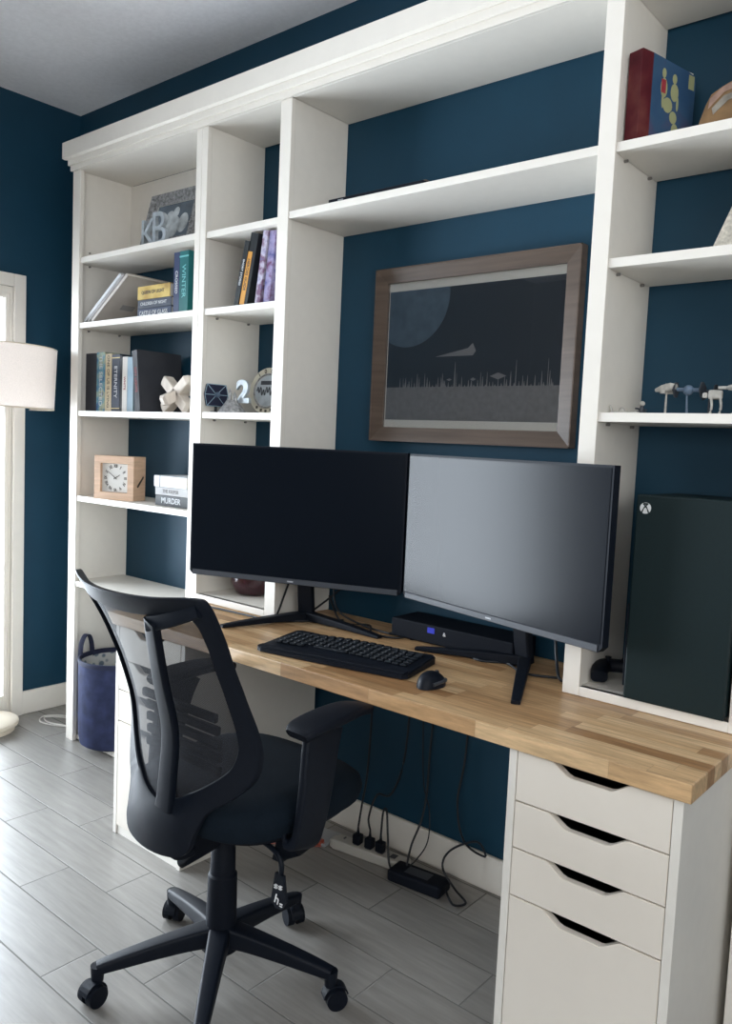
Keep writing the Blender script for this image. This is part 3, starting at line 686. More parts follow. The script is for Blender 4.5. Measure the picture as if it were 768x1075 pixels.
def book(label, t_, h, d, cover, loc, rot=(0, 0, 0), group=None, title=None, ink='lightink', tsz=.6, hard=True, bands=(), pagemat='paper', catg='book'):
    """upright book: spine faces -y, thickness in x, height in z"""
    r = thing('book', label, catg, loc, rot, group); bm = bmesh.new(); c = .0022
    ov = .003 if hard else 0
    box(bm, -t_/2, -t_/2+c, -d/2+.002, d/2, 0, h); box(bm, t_/2-c, t_/2, -d/2+.002, d/2, 0, h); box(bm, -t_/2, t_/2, -d/2, -d/2+c+.001, 0, h, .001, 1)
    cv = obj('cover', bm, cover, r)
    bm = bmesh.new(); box(bm, -t_/2+c+.0002, t_/2-c-.0002, -d/2+c+.0015, d/2-ov, ov, h-ov); obj('pages', bm, pagemat, r)
    if title: text('spine_title', title, t_*tsz, ink, cv, (0, -d/2-.0006, h*.52), rot=(PI/2, PI/2, 0), depth=.0003, bold=.0002)
    for zz, hh, mm in bands:
        bm = bmesh.new(); box(bm, -t_/2-.0002, t_/2+.0002, -d/2-.0005, -d/2+.0002, h*zz, h*zz+hh); obj('spine_band', bm, mm, cv)
    return r
LIE = (0, PI/2, 0)     # lying flat, spine to the front, head to the right
def lying(label, x0, z0, t_, h, d, cover, yf=-.215, **k):
    rz = k.pop('rz', 0); return book(label, t_, h, d, cover, (x0+h, yf+d/2, z0+t_/2), (0, -PI/2, rz), **k)
# shelf B
G = 'books on the second shelf of the left bookcase'
for i, (dx, hh, cl) in enumerate(((0, .30, 'bk_silver'), (.016, .295, 'bk_greycool'), (.034, .29, 'bk_grey'))):
    th = math.radians(57)
    lb_ = ('silver-edged large thin album leaning lowest on the left against the bookcase side', 'thin grey album leaning between two others on the second shelf', 'pale grey album with a dark plate, uppermost of the leaning albums')[i]
    r = book(lb_, .014, hh+.005, .20, cl, (.058+dx*1.65, -.140, 1.7665), (0, th, 0), group='leaning albums', catg='album')
    if i == 2:
        bm = bmesh.new(); box(bm, .0071, .0078, -.03, .03, .10, .13); obj('name_plate', bm, 'bk_greycool', r)
x0 = .395
lying('navy hardback at the bottom of the flat pile of three', x0, 1.7585, .036, .215, .15, 'bk_navy', title='CASTLE OF GLASS', ink='lightink', tsz=.62, group=G)
lying('slate blue hardback in the middle of the flat pile', x0+.002, 1.795, .034, .212, .15, 'bk_slate', title='CHILDREN OF NIGHT', ink='lightink', tsz=.5, group=G)
lying('gold-spined hardback on top of the flat pile', x0, 1.8295, .050, .205, .15, 'bk_gold', title='QUEEN OF LIGHT', ink='darkink', tsz=.36, group=G)
book('dark indigo paperback standing right of the flat pile', .035, .225, .14, 'bk_indigo', (.638, -.145, 1.7585), title='CROSSED', ink='lightink', tsz=.55, group=G)
book('teal hardback standing at the right end of the second shelf', .052, .225, .15, 'bk_teal', (.684, -.142, 1.7585), title='WINTER', ink='tealink', tsz=.6, group=G, bands=((.9, .006, 'tealink'),))
# shelf C
G = 'row of upright books on the third shelf of the left bookcase'
row = [('charcoal plain-backed book standing first in the row', .070, .238, 'bk_charcoal', None, None),
       ('iridescent blue hardback second in the row', .054, .240, 'bk_sky', 'THE SELECTED', 'lightink'),
       ('cream-spined book with dark vertical title', .040, .232, 'bk_cream', 'ONE OF US IS LYING', 'darkink'),
       ('dark slate book with silver title, next to the cream one', .050, .228, 'bk_slate', 'ETERNITY', 'lightink'),
       ('thin black book between slate and white spines', .014, .222, 'bk_black', None, None),
       ('white-spined book near the right of the row', .030, .216, 'bk_white', 'WHITE', 'redink'),
       ('pale blue book beside the white spine', .036, .214, 'bk_pale', None, None)]
x = .034
for lbl, t_, h, cv_, ti, ik in row:
    t_ *= 1.17
    book(lbl, t_-.001, h, .16, cv_, (x+t_/2, -.135, 1.4015), title=ti, ink=ik or 'lightink', tsz=.5, group=G, bands=((.05, .004, 'goldink'), (.93, .004, 'goldink')) if cv_ == 'bk_slate' else ()); x += t_
book('tall charcoal book with a red spine title leaning at the right end of the row', .034, .238, .205, 'bk_charcoal', (x+.046, -.122, 1.4035), (0, -.12, 0), title='CITY LIGHTS', ink='redink', tsz=.5, group=G)
# shelf D stack
G = 'flat pile of three books on the fourth shelf'
lying('black book with a white title at the bottom of the short pile by the clock', .540, 1.0505, .040, .20, .15, 'bk_black', title='MURDER', ink='lightink', tsz=.75, group=G)
lying('grey book in the middle of the short pile by the clock', .537, 1.0910, .030, .20, .15, 'bk_greycool', title='THE KEEPER', ink='darkink', tsz=.6, group=G)
lying('silvery white book on top of the short pile by the clock', .528, 1.1215, .042, .20, .15, 'bk_silver', bands=((.8, .004, 'bk_charcoal'),), group=G)
# narrow tower books
G = 'books leaning in the narrow tower'
book('slim black paperback leaning leftmost in the narrow tower', .024, .215, .135, 'bk_black', (1.003, -.175, 1.7585), (0, .24, 0), title='SHORT STORIES', ink='lightink', tsz=.5, group=G)
book('black paperback with a broad orange spine', .038, .236, .15, 'bk_black', (1.038, -.165, 1.7585), (0, .21, 0), title='HEROES GUIDE', ink='darkink', tsz=.5, group=G)
orb = bpy.data.objects[-1] if False else None
book('lilac and white book leaning beside the orange spine', .024, .232, .15, 'bk_lilac', (1.112, -.170, 1.7590), (0, .14, 0), group=G)
book('violet picture book rightmost in the narrow tower', .030, .228, .15, 'bk_violet', (1.150, -.165, 1.7590), (0, .10, 0), group=G)
for o in list(COL.objects):
    if o.get('label') == 'black paperback with a broad orange spine':
        bm = bmesh.new(); box(bm, -.0192, .004, -.0756, -.0748, .002, .175); obj('orange_panel', bm, 'bk_orange', o)
        for c_ in o.children:
            if c_.name.startswith('cover'):
                for t__ in c_.children: t__.location = (-.0075, -.0760, .10); t__.scale = (.8, .8, 1)
# flat black console and brown stick on the bridge shelf
cn = thing('flat_console', 'long flat black box lying on the bridge shelf over the framed print', 'electronics', (1.56, -.215, 2.0265))
bm = bmesh.new(); box(bm, -.14, .21, -.035, .05, 0, .013, .003, 2); obj('case', bm, 'black', cn)
bm = bmesh.new(); box(bm, -.10, -.08, -.0365, -.0345, .004, .007); obj('indicator', bm, 'greyprint', cn)
st = thing('wooden_ruler', 'thin brown wooden strip lying on the black box above the framed print', 'ruler', (1.745, -.215, 2.0402))
bm = bmesh.new(); box(bm, -.06, .025, -.02, .02, 0, .004, .001, 1); obj('blade', bm, 'framewood', st)

# ================================================================== SHELF ORNAMENTS, LEFT
# ornate photo frame
f0 = thing('photo_frame', 'ornate silver photo frame leaning on the top shelf at the far left', 'picture', (.330, -.155, 2.0225), (-.26, 0, .02))
W, H, fw = .315, .235, .046; bm = bmesh.new()
mitre(bm, (0, W, 0, H), (fw, W-fw, fw, H-fw), -.020, -.008)
bmesh.ops.subdivide_edges(bm, edges=bm.edges[:], cuts=1)
obj('frame', bm, 'pewter', f0)
bm = bmesh.new(); rnd = random.Random(5)
for k in range(150):
    u = rnd.random(); side = rnd.randrange(4); o_ = rnd.uniform(.006, fw-.008)
    p = ((u*W, o_), (u*W, H-o_), (o_, u*H), (W-o_, u*H))[side]
    bmesh.ops.create_icosphere(bm, subdivisions=1, radius=rnd.uniform(.003, .006), matrix=Matrix.Translation((p[0], -.018+.006*(o_/fw), p[1])))
obj('relief', bm, 'pewter', f0)
M['photo'] = mat('grey_blue_photo', (.10, .13, .16), .4, noise=.4, scale=9)
bm = bmesh.new(); box(bm, fw, W-fw, -.006, -.003, fw, H-fw); obj('photo', bm, 'photo', f0)
M['pale'] = mat('pale_photo_figures', (.42, .45, .46), .4, noise=.35, scale=26)
def blob(bm, cx, cz, rx, rz, y, dy=-.0004, n=20):
    prism(bm, [(cx+rx*math.cos(2*PI*k/n), y, cz+rz*math.sin(2*PI*k/n)) for k in range(n)], (0, dy, 0))
bm = bmesh.new(); blob(bm, .135, .125, .028, .035, -.0062); blob(bm, .17, .150, .018, .022, -.0064); blob(bm, .17, .09, .035, .045, -.0066); blob(bm, .225, .10, .03, .04, -.0066); obj('photo_figures', bm, 'pale', f0)
M['silverpaint'] = mat('brushed_pewter_letters', (.42, .46, .49), .4, .3, noise=.2, scale=40)
for s_, x, lab, sc_ in (('K', .462, 'silver letter K standing before the ornate photo frame', .105), ('B', .530, 'silver letter B standing before the ornate photo frame', .125)):
    r = thing('letter_'+('k' if s_ == 'K' else 'b'), lab, 'letter ornament', (x, -.215, 2.0215), group='silver letters')
    t_ = text('letter', s_, sc_*1.42, 'silverpaint', r, (0, 0, sc_*.5), depth=.008, bold=.0)
    zmin = min((t_.matrix_basis @ v.co).z for v in t_.data.vertices); t_.location.z -= zmin
# wooden knot
kn = thing('wooden_knot', 'whitewashed wooden puzzle knot of crossed beams on the third shelf', 'ornament', (.595, -.165, 1.468))
dirs = [((.085, .02, .066), 0), ((-.085, -.01, .066), 0), ((.02, .07, -.035), 0)]
for (d_, _) in [((.078, .0, .060), 0), ((-.078, .0, .060), 0), ((-.01, -.062, -.030), 0)]:
    v = Vector(d_); bm = bmesh.new()
    P = [v*-1.0, v*-.86, v*.86, v*1.0]; sec = [.026, .041, .041, .026]
    sweep(bm, P, lambda i: rrect(sec[i], sec[i], .003, 1), nrm=lambda i, p: Vector((0, .3, 1)) if abs(v.z) < .05 else Vector((0, 1, 0))); b_ = obj('beam', bm, 'whitewood', kn)
kn.location.z = 1.4015+max(0, -min((c.matrix_basis @ v.co).z for c in kn.children for v in c.data.vertices))
# clock
ck = thing('table_clock', 'square pale wood table clock with a white dial on the fourth shelf', 'clock', (.283, -.205, 1.0505), (0, 0, .34))
bm = bmesh.new(); Wc, Dc, fwc = .190, .078, .030
for a in ((-Wc/2, Wc/2, 0, fwc), (-Wc/2, Wc/2, Wc-.015-fwc, Wc-.015), (-Wc/2, -Wc/2+fwc, fwc, Wc-.015-fwc), (Wc/2-fwc, Wc/2, fwc, Wc-.015-fwc)): box(bm, a[0], a[1], -Dc/2, Dc/2, a[2], a[3], .001, 1)
box(bm, -Wc/2+.01, Wc/2-.01, 0, Dc/2-.002, .01, Wc-.025)
obj('case', bm, 'oakbox', ck)
bm = bmesh.new(); hz = (Wc-.015)/2; box(bm, -Wc/2+fwc+.001, Wc/2-fwc-.001, -Dc/2+.012, -.001, fwc+.001, Wc-.015-fwc-.001); dl = obj('dial', bm, 'dial', ck)
for k, s_ in enumerate(('XII', 'I', 'II', 'III', 'IV', 'V', 'VI', 'VII', 'VIII', 'IX', 'X', 'XI')):
    a = PI/2-k*PI/6; text('numeral', s_, .018, 'darkink', dl, (.047*math.cos(a), -Dc/2+.0112, hz+.047*math.sin(a)), rot=(PI/2, -(a-PI/2), 0), depth=.0004, bold=.0003, sx=.8)
def hand(par, L_, w_, a, y):
    bm = bmesh.new(); u = Vector((math.cos(a), 0, math.sin(a))); s = Vector((-u.z, 0, u.x)); c = Vector((0, y, hz))
    prism(bm, [c-u*.008+s*w_, c+u*L_+s*w_*.4, c+u*L_-s*w_*.4, c-u*.008-s*w_], (0, -.001, 0)); obj('hand', bm, 'darkink', par)
hand(dl, .026, .002, math.radians(30), -Dc/2+.0105); hand(dl, .040, .0014, math.radians(145), -Dc/2+.0100)
bm = bmesh.new(); box(bm, -.0015, .0015, -.004, .004, -.028, .028, .001, 1)
kk = obj('side_latch', bm, 'darkink', ck); kk.location = (Wc/2+.0015, .004, .075); kk.rotation_euler = (-.75, 0, 0)
# basket
bx, by, rb_ = .222, -.166, .150
bs = thing('fabric_basket', 'navy canvas storage basket with patterned lining at the foot of the left bookcase', 'basket', (bx, by, .0245))
bm = bmesh.new(); n = 48; prof = [(.001, .0), (rb_*.86, .0), (rb_*.95, .010), (rb_*.985, .04), (rb_*1.0, .12), (rb_*.985, .20), (rb_*1.0, .28), (rb_*.99, .355)]
lathe(bm, prof, n)
for v in bm.verts:
    a = math.atan2(v.co.y, v.co.x); k = 1+.012*math.sin(5*a+v.co.z*22)+.008*math.sin(9*a-v.co.z*30); z = v.co.z
    if z > .02: v.co.x *= k; v.co.y *= k
obj('body', bm, 'navycloth', bs, smooth=True)
bm = bmesh.new(); lathe(bm, [(rb_*.97, .352), (rb_*.965, .25), (rb_*.955, .10), (rb_*.90, .012), (.001, .010)], n); obj('lining', bm, 'lining', bs, smooth=True)
bm = bmesh.new(); P = [Vector((rb_*.985*math.cos(2*PI*k/n), rb_*.985*math.sin(2*PI*k/n), .352)) for k in range(n)]
sweep(bm, P, lambda i: rrect(.010, .020, .003), closed=True); obj('rim', bm, 'navyrim', bs, smooth=True)
for sg in (-1, 1):
    bm = bmesh.new(); a0 = math.radians(205 if sg < 0 else 20); c = Vector((rb_*.97*math.cos(a0), rb_*.97*math.sin(a0), .352)); tt = Vector((-math.sin(a0), math.cos(a0), 0))
    P = smooth_pts([c-tt*.045+Vector((0, 0, -.03)), c-tt*.042+Vector((0, 0, .03)), c-tt*.022+Vector((0, 0, .078)), c+tt*.010+Vector((0, 0, .084)), c+tt*.036+Vector((0, 0, .045)), c+tt*.04+Vector((0, 0, -.03))], 5)
    nn = Vector((math.cos(a0), math.sin(a0), 0)); sweep(bm, P, lambda i: rrect(.004, .022, .001)[:] if False else rrect(.022, .004, .001), nrm=lambda i, p: (p-(c+Vector((0, 0, .01)))) if p.z > .34 else nn)
    obj('handle', bm, 'navyrim', bs, smooth=True)
# narrow tower ornaments
hx = thing('hexagon_ornament', 'small dark blue hexagonal model panel with pale ribs in the narrow tower', 'ornament', (.8690, -.205, 1.4105), (0, 0, PI/2-.06))
HX = [(-.052, .052), (-.042, .088), (.042, .088), (.052, .052), (.042, .012), (-.042, .012)]
HX = [(x*.95, z) for x, z in HX]
bm = bmesh.new(); prism(bm, [(x, -.003, z+.004) for x, z in HX], (0, .006, 0)); hb = obj('panel', bm, 'navyrim', hx)
M['palerib'] = mat('pale_blue_rib', (.30, .42, .50), .5)
bm = bmesh.new(); c = Vector((0, -.004, .056))
for x, z in HX: cyl(bm, c, (x, -.004, z+.004), .0013, n=6)
for a, b in zip(HX, HX[1:]+HX[:1]): cyl(bm, (a[0], -.004, a[1]+.004), (b[0], -.004, b[1]+.004), .0013, n=6)
cyl(bm, (0, -.002, .056), (0, -.010, .056), .008, n=12); obj('ribs', bm, 'palerib', hx)
bm = bmesh.new(); bmesh.ops.create_uvsphere(bm, u_segments=14, v_segments=10, radius=.010, matrix=Matrix.Translation((0, -.010, .056))); obj('pod', bm, 'bluegrey', hx)
bm = bmesh.new(); box(bm, -.02, .02, -.03, .004, -.006, -.002); box(bm, -.004, .004, -.004, .002, -.003, .02); obj('stand', bm, 'darkgrey', hx)
pl = thing('commemorative_plate', 'round silver-and-cream plate with 1002 on its rim in the narrow tower', 'plate', (1.020, -.105, 1.4040), (-.12, 0, .12)); pl.scale = (1.14, 1, 1.14)
M['cream'] = mat('cream_enamel', (.58, .55, .45), .45); 
bm = bmesh.new(); cyl(bm, (0, .004, .073), (0, -.004, .073), .072, n=48); obj('disc', bm, 'cream', pl)
bm = bmesh.new(); P = [Vector((.052*math.cos(2*PI*k/40), -.0055, .073+.052*math.sin(2*PI*k/40))) for k in range(40)]; sweep(bm, P, lambda i: circ(.003, 6), nrm=lambda i, p: Vector((0, 1, 0)), closed=True); obj('inner_ring', bm, 'pewter', pl)
bm = bmesh.new(); cyl(bm, (0, -.004, .073), (0, -.005, .073), .048, n=36); obj('centre', bm, 'silverpaint', pl)
for i, s_ in enumerate('1002'):
    a = math.radians(128-i*24); text('numeral', s_, .018, 'darkink', pl, (.062*math.cos(a), -.0045, .073+.062*math.sin(a)), rot=(PI/2, -(a-PI/2), 0), depth=.0004, bold=.0004)
for i in range(5):
    a = math.radians(-125+i*18)
    bm = bmesh.new(); bmesh.ops.create_cube(bm, size=.008, matrix=Matrix.Translation((.062*math.cos(a), -.001, .073+.062*math.sin(a)))); obj('rim_stud', bm, 'darkink', pl)
bm = bmesh.new(); box(bm, -.028, .028, -.0065, -.005, .092, .104); obj('name_bar', bm, 'darkgrey', pl)
bm = bmesh.new(); P = [(-.040+.08*k/40, -.0065, .072+.010*math.sin(k*1.1)+.005*math.sin(k*.37)) for k in range(41)]; tube(bm, P, .0016, sub=2, n=6); obj('script_line', bm, 'darkgrey', pl)
cs = thing('castle_figurine', 'small pewter spired figurine with a large number 2 beside the round plate', 'figurine', (.952, -.200, 1.4040), (0, 0, .1))
bm = bmesh.new(); lathe(bm, [(.050, 0), (.044, .012), (.030, .028), (.022, .040), (.020, .044), (.001, .044)], 20)
for x, y, h, r_ in ((-.012, 0, .085, .006), (.006, .005, .075, .006), (.020, -.004, .060, .005), (-.022, .004, .058, .005)):
    cyl(bm, (x, y, .03), (x, y, h*.75), r_, n=10); cyl(bm, (x, y, h*.75), (x, y, h), r_*1.3, .0005, 10)
obj('spires', bm, 'pewter', cs, smooth=True)
t2 = text('numeral', '2', .105, 'silverpaint', cs, (.040, .012, .070), depth=.006, bold=.004, sx=1.15)
# pot in the tower bottom
pt = thing('glazed_pot', 'dark plum glazed pot behind the left monitor at the foot of the narrow tower', 'pot', (.985, -.105, .7630))
bm = bmesh.new(); lathe(bm, [(.001, 0), (.050, 0), (.062, .008), (.078, .04), (.082, .075), (.076, .105), (.066, .118), (.060, .118), (.070, .10), (.074, .07), (.060, .015), (.001, .012)], 36); obj('body', bm, 'glassblue', pt, smooth=True)
bm = bmesh.new(); lathe(bm, [(.066, .116), (.070, .119), (.066, .124), (.060, .121)], 36); obj('lip', bm, 'glassblue', pt, smooth=True)

# ================================================================== RIGHT TOWER ITEMS
rbk = thing('old_storybook', 'worn red-spined blue picture book standing on the upper right shelf', 'book', (2.3640, -.132, 2.0245), (0, 0, -.30))
# cover faces +x; spine faces -y
t_, h, d = .037, .206, .195
bm = bmesh.new(); P = []; 
box(bm, -.011, t_-.011, -.1005, -.0965, 0, h, .0015, 2); box(bm, t_-.0135, t_-.011, -.099, -.062, 0, h); box(bm, -.011, -.0085, -.099, -.062, 0, h); sp_ = obj('spine', bm, 'bk_red', rbk)
bm = bmesh.new(); x1_ = t_-.011
prism(bm, [(x1_-.0025, -.062, 0), (x1_-.0025, d-.105, 0), (x1_-.0025, d-.103, h-.03), (x1_-.0025, d-.108, h-.012), (x1_-.0025, d-.130, h-.008), (x1_-.0025, -.062, h)], (.0025, 0, 0)); box(bm, -.011, -.0085, -.062, d-.104, 0, h-.002); obj('board', bm, 'bk_blue', rbk)
bm = bmesh.new(); box(bm, -.0083, x1_-.0028, -.094, d-.110, .003, h-.006); obj('pages', bm, 'paper', rbk)
def blobx(bm, cy, cz, ry, rz, x, n=14): prism(bm, [(x, cy+ry*math.cos(2*PI*k/n), cz+rz*math.sin(2*PI*k/n)) for k in range(n)], (.0004, 0, 0))
bm = bmesh.new()
for cy, cz, ry, rz in ((-.022, .172, .007, .011), (-.020, .140, .012, .022), (.016, .168, .008, .011), (.018, .138, .014, .020), (-.004, .105, .017, .017), (.018, .082, .013, .014), (.026, .055, .012, .015), (.050, .045, .013, .018), (-.022, .112, .004, .018), (.03, .115, .004, .016)): blobx(bm, cy, cz, ry, rz, x1_+.0001)
obj('cover_picture', bm, 'yellowink', rbk)
bm = bmesh.new(); box(bm, x1_+.0002, x1_+.0009, -.030, -.014, .128, .158, .0002, 1); obj('picture_detail', bm, 'redink', rbk)
bm = bmesh.new(); box(bm, x1_, x1_+.0004, .066, .0865, .160, .192); obj('worn_corner', bm, 'yellowink', rbk)
bt = thing('carved_board', 'brown rounded picture board leaning at the right edge of the upper shelf', 'ornament', (2.456, -.130, 2.0245), (-.10, 0, .10))
bm = bmesh.new(); prism(bm, [(-.004, 0, 0), (.15, 0, 0), (.15, 0, .145), (.11, 0, .152), (.075, 0, .146), (.045, 0, .132), (.022, 0, .118), (.012, 0, .095), (.002, 0, .060), (-.006, 0, .025)], (0, .020, 0)); obj('board', bm, 'tan', bt)
M['tanlight'] = mat('faded_pink_paint', (.34, .22, .17), .6, noise=.4, scale=30); M['greyband'] = mat('faded_grey_paint', (.28, .26, .22), .6, noise=.4, scale=30)
bm = bmesh.new()
for pts, mm in (([(.018, -.001, .085), (.05, -.001, .118), (.10, -.001, .132), (.148, -.001, .132), (.148, -.001, .143), (.09, -.001, .146), (.045, -.001, .130), (.020, -.001, .108)], 0),): prism(bm, pts, (0, -.0006, 0))
obj('painted_band', bm, 'tanlight', bt)
bm = bmesh.new(); prism(bm, [(.03, -.001, .07), (.06, -.001, .098), (.11, -.001, .112), (.148, -.001, .112), (.148, -.001, .120), (.10, -.001, .122), (.05, -.001, .110), (.026, -.001, .085)], (0, -.0006, 0)); obj('painted_band', bm, 'greyband', bt)
bm = bmesh.new(); blob(bm, .10, .075, .022, .016, -.001); blob(bm, .13, .05, .016, .014, -.001); obj('painted_figures', bm, 'bk_red', bt)
sf = thing('speckled_frame', 'speckled cream stone frame leaning at the right of the middle tower shelf', 'picture', (2.500, -.175, 1.7670), (-.32, 0, .12))
W, H, fw = .15, .20, .034; bm = bmesh.new(); mitre(bm, (0, W, 0, H), (fw, W-fw, fw, H-fw), -.018, -.014)
for v in bm.verts: v.co.x += .0*v.co.z
obj('frame', bm, 'stone', sf)
bm = bmesh.new(); box(bm, fw, W-fw, -.008, -.004, fw, H-fw); obj('photo', bm, 'photo', sf)
sf.rotation_euler = (-.20, .32, .10); sf.location = (2.513, -.150, 1.7672)
# miniatures on the lower shelf
Z3 = 1.4155
def mini(label, x, y=-.19, name='miniature_spaceship', rz=0): return thing(name, label, 'model', (x, y, Z3), (0, 0, rz), group='miniature models on the tower shelf')
r = mini('low cream miniature wreck lying leftmost on the tower shelf', 2.350, -.20); bm = bmesh.new()
box(bm, -.022, .020, -.008, .008, 0, .006, .002, 1); cyl(bm, (-.018, 0, .003), (-.026, 0, .020), .0022, n=8); bmesh.ops.create_icosphere(bm, subdivisions=2, radius=.007, matrix=Matrix.Translation((.004, 0, .008))); box(bm, .02, .045, -.005, .005, 0, .005, .001, 1); obj('hull', bm, 'grey', r)
r = mini('tiny dark rider with pale top beside the cream wreck', 2.392, -.18, 'miniature_figure'); bm = bmesh.new()
box(bm, -.010, .012, -.006, .006, 0, .008, .002, 1); cyl(bm, (0, 0, .006), (.002, 0, .020), .006, .004, 10); cyl(bm, (-.014, 0, .014), (.014, 0, .010), .002, n=8); obj('body', bm, 'darkgrey', r)
bm = bmesh.new(); bmesh.ops.create_icosphere(bm, subdivisions=2, radius=.0065, matrix=Matrix.Translation((.002, 0, .025))); obj('head', bm, 'grey', r)
r = mini('pale long-nosed spaceship on a clear stand', 2.438, -.15); bm = bmesh.new()
sweep(bm, [Vector(p) for p in ((-.026, 0, .058), (-.008, 0, .062), (.012, 0, .066), (.022, 0, .066))], lambda i: rrect((.010, .022, .024, .016)[i], (.008, .016, .018, .012)[i], .003, 2))
cyl(bm, (-.004, -.014, .050), (-.004, -.014, .058), .006, n=10); box(bm, -.008, .016, .010, .013, .05, .075); obj('hull', bm, 'grey', r)
bm = bmesh.new(); cyl(bm, (0, 0, 0), (0, 0, .056), .003, .002, 8); cyl(bm, (0, 0, 0), (0, 0, .003), .012, n=14); obj('stand', bm, 'grey', r)
r = mini('blue-grey twin-winged spaceship on a stand, right of the long-nosed one', 2.488, -.15); bm = bmesh.new()
bmesh.ops.create_uvsphere(bm, u_segments=14, v_segments=10, radius=.012, matrix=Matrix.Translation((0, 0, .058))); cyl(bm, (-.026, 0, .060), (.030, 0, .058), .0045, n=8); obj('pod', bm, 'bluegrey', r)
for sg in (-1, 1):
    bm = bmesh.new(); prism(bm, [(sg*.028, -.004, .042), (sg*.028, -.018, .058), (sg*.028, -.004, .076), (sg*.028, .012, .076), (sg*.028, .022, .058), (sg*.028, .010, .042)], (sg*.003, 0, 0)); obj('wing', bm, 'darkgrey', r)
bm = bmesh.new(); cyl(bm, (0, 0, 0), (-.003, 0, .050), .003, .002, 8); cyl(bm, (0, 0, 0), (0, 0, .003), .012, n=14); obj('stand', bm, 'bluegrey', r)
r = mini('small dark round-winged spaceship behind the blue-grey one', 2.515, -.085); bm = bmesh.new()
for sg in (-1, 1): cyl(bm, (sg*.012, 0, .058), (sg*.015, 0, .058), .018, n=18)
cyl(bm, (-.012, 0, .058), (.012, 0, .058), .006, n=10); obj('hull', bm, 'darkgrey', r)
bm = bmesh.new(); cyl(bm, (0, 0, 0), (0, 0, .045), .002, n=8); cyl(bm, (0, 0, 0), (0, 0, .003), .010, n=14); obj('stand', bm, 'darkgrey', r)
r = mini('cream four-legged walking machine on the tower shelf', 2.556, -.17, 'miniature_walker', .3); bm = bmesh.new()
box(bm, -.016, .014, -.011, .011, .036, .056, .004, 2); box(bm, -.028, -.017, -.007, .007, .038, .050, .003, 2); obj('hull', bm, 'grey', r)
for x in (-.010, .009):
    for y in (-.010, .010):
        bm = bmesh.new(); tube(bm, [(x, y, .040), (x+.003, y*1.15, .020), (x, y*1.1, .002)], .0027, sub=3); cyl(bm, (x, y*1.1, 0), (x, y*1.1, .003), .005, n=8); obj('leg', bm, 'grey', r)
r = mini('cream disc-shaped spaceship at the right edge of the picture', 2.602, -.17); bm = bmesh.new()
lathe(bm, [(.001, .054), (.020, .056), (.026, .061), (.020, .066), (.008, .069), (.001, .070)], 24); box(bm, -.040, -.018, -.009, -.003, .058, .064); box(bm, -.040, -.018, .003, .009, .058, .064); obj('hull', bm, 'grey', r, smooth=True)
bm = bmesh.new(); cyl(bm, (0, 0, 0), (0, 0, .056), .002, n=8); cyl(bm, (0, 0, 0), (0, 0, .006), .016, .010, n=14); obj('stand', bm, 'grey', r)
# mini fridge
fr = thing('mini_cooler', 'large black tower-shaped cooler with a round white X emblem in the right tower', 'cooler', (2.436, -.262, .7630), (0, 0, 0))
bm = bmesh.new(); box(bm, 0, .222, .0, .225, .004, .468, .006, 3); obj('cabinet', bm, 'fridge', fr)
bm = bmesh.new(); box(bm, .0, .222, -.016, -.001, .002, .470, .004, 2); dr = obj('door', bm, 'fridge', fr)
bm = bmesh.new(); box(bm, -.004, .0005, -.014, -.002, .03, .22, .001, 1); obj('door_handle', bm, 'black', dr)
bm = bmesh.new(); ex, ez, er = .022, .440, .0125
M['emblem'] = mat('white_emblem', (.72, .74, .74), .4)
cyl(bm, (ex, -.0160, ez), (ex, -.0172, ez), er, n=40); obj('emblem', bm, 'emblem', dr)
bm = bmesh.new()
for sg in (-1, 1):
    P = smooth_pts([(ex+sg*er*.62, -.0175, ez-er*.80), (ex+sg*er*.30, -.0175, ez-er*.05), (ex, -.0175, ez+er*.35), (ex-sg*er*.45, -.0175, ez+er*.78)], 5)
    sweep(bm, P, lambda i: rrect(.0028+.0006*math.sin(i), .0004, .0001, 1), nrm=lambda i, p: Vector((0, 1, 0)))
prism(bm, [(ex-er*.45, -.0174, ez+er*.92), (ex+er*.45, -.0174, ez+er*.92), (ex, -.0174, ez+er*.55)], (0, -.0003, 0))
obj('emblem_cross', bm, 'fridge', dr)
# controller
gc = thing('game_controller', 'black game controller lying left of the black cooler in the right tower', 'game controller', (2.364, -.145, .7630), (0, 0, .5))
bm = bmesh.new(); sweep(bm, smooth_pts([(-.045, -.05, .018), (-.042, -.02, .028), (-.028, .012, .032), (0, .018, .032), (.028, .012, .032), (.042, -.02, .028), (.045, -.05, .018)], 5), lambda i: [(a*1.0, b*1.0) for a, b in rrect(.040, .030, .012)]); obj('shell', bm, 'black', gc, smooth=True)
for x, y in ((-.02, .012), (.018, 0)):
    bm = bmesh.new(); cyl(bm, (x, y, .044), (x, y, .052), .004, n=10); cyl(bm, (x, y, .052), (x, y, .055), .008, n=14); obj('thumb_stick', bm, 'blackmat', gc)
# second handset in front of cooler
# ================================================================== DESK ELECTRONICS
pc = thing('desktop_console', 'low black box with a small blue light behind the monitors', 'electronics', (1.90, -.095, .7385))
bm = bmesh.new(); box(bm, -.25, .17, -.045, .085, .004, .060, .004, 2); obj('case', bm, 'blackmat', pc)
bm = bmesh.new(); box(bm, -.115, -.090, -.0462, -.0448, .036, .052); obj('blue_light', bm, 'led', pc)
text('symbol', '&', .016, 'white', pc, (-.055, -.0462, .040), depth=.0003)
bm = bmesh.new(); [cyl(bm, (x, y, .0), (x, y, .005), .008, n=10) for x in (-.18, .15) for y in (-.03, .07)]; obj('feet', bm, 'blackmat', pc)
def cable(label, pts, r=.0034, m='cable', name='cable', group=None, sub=6):
    bm = bmesh.new(); tube(bm, pts, r, sub=sub, n=7); o = obj(name, bm, m, smooth=True); tag(o, label, 'cable', group); return o
z = .7418
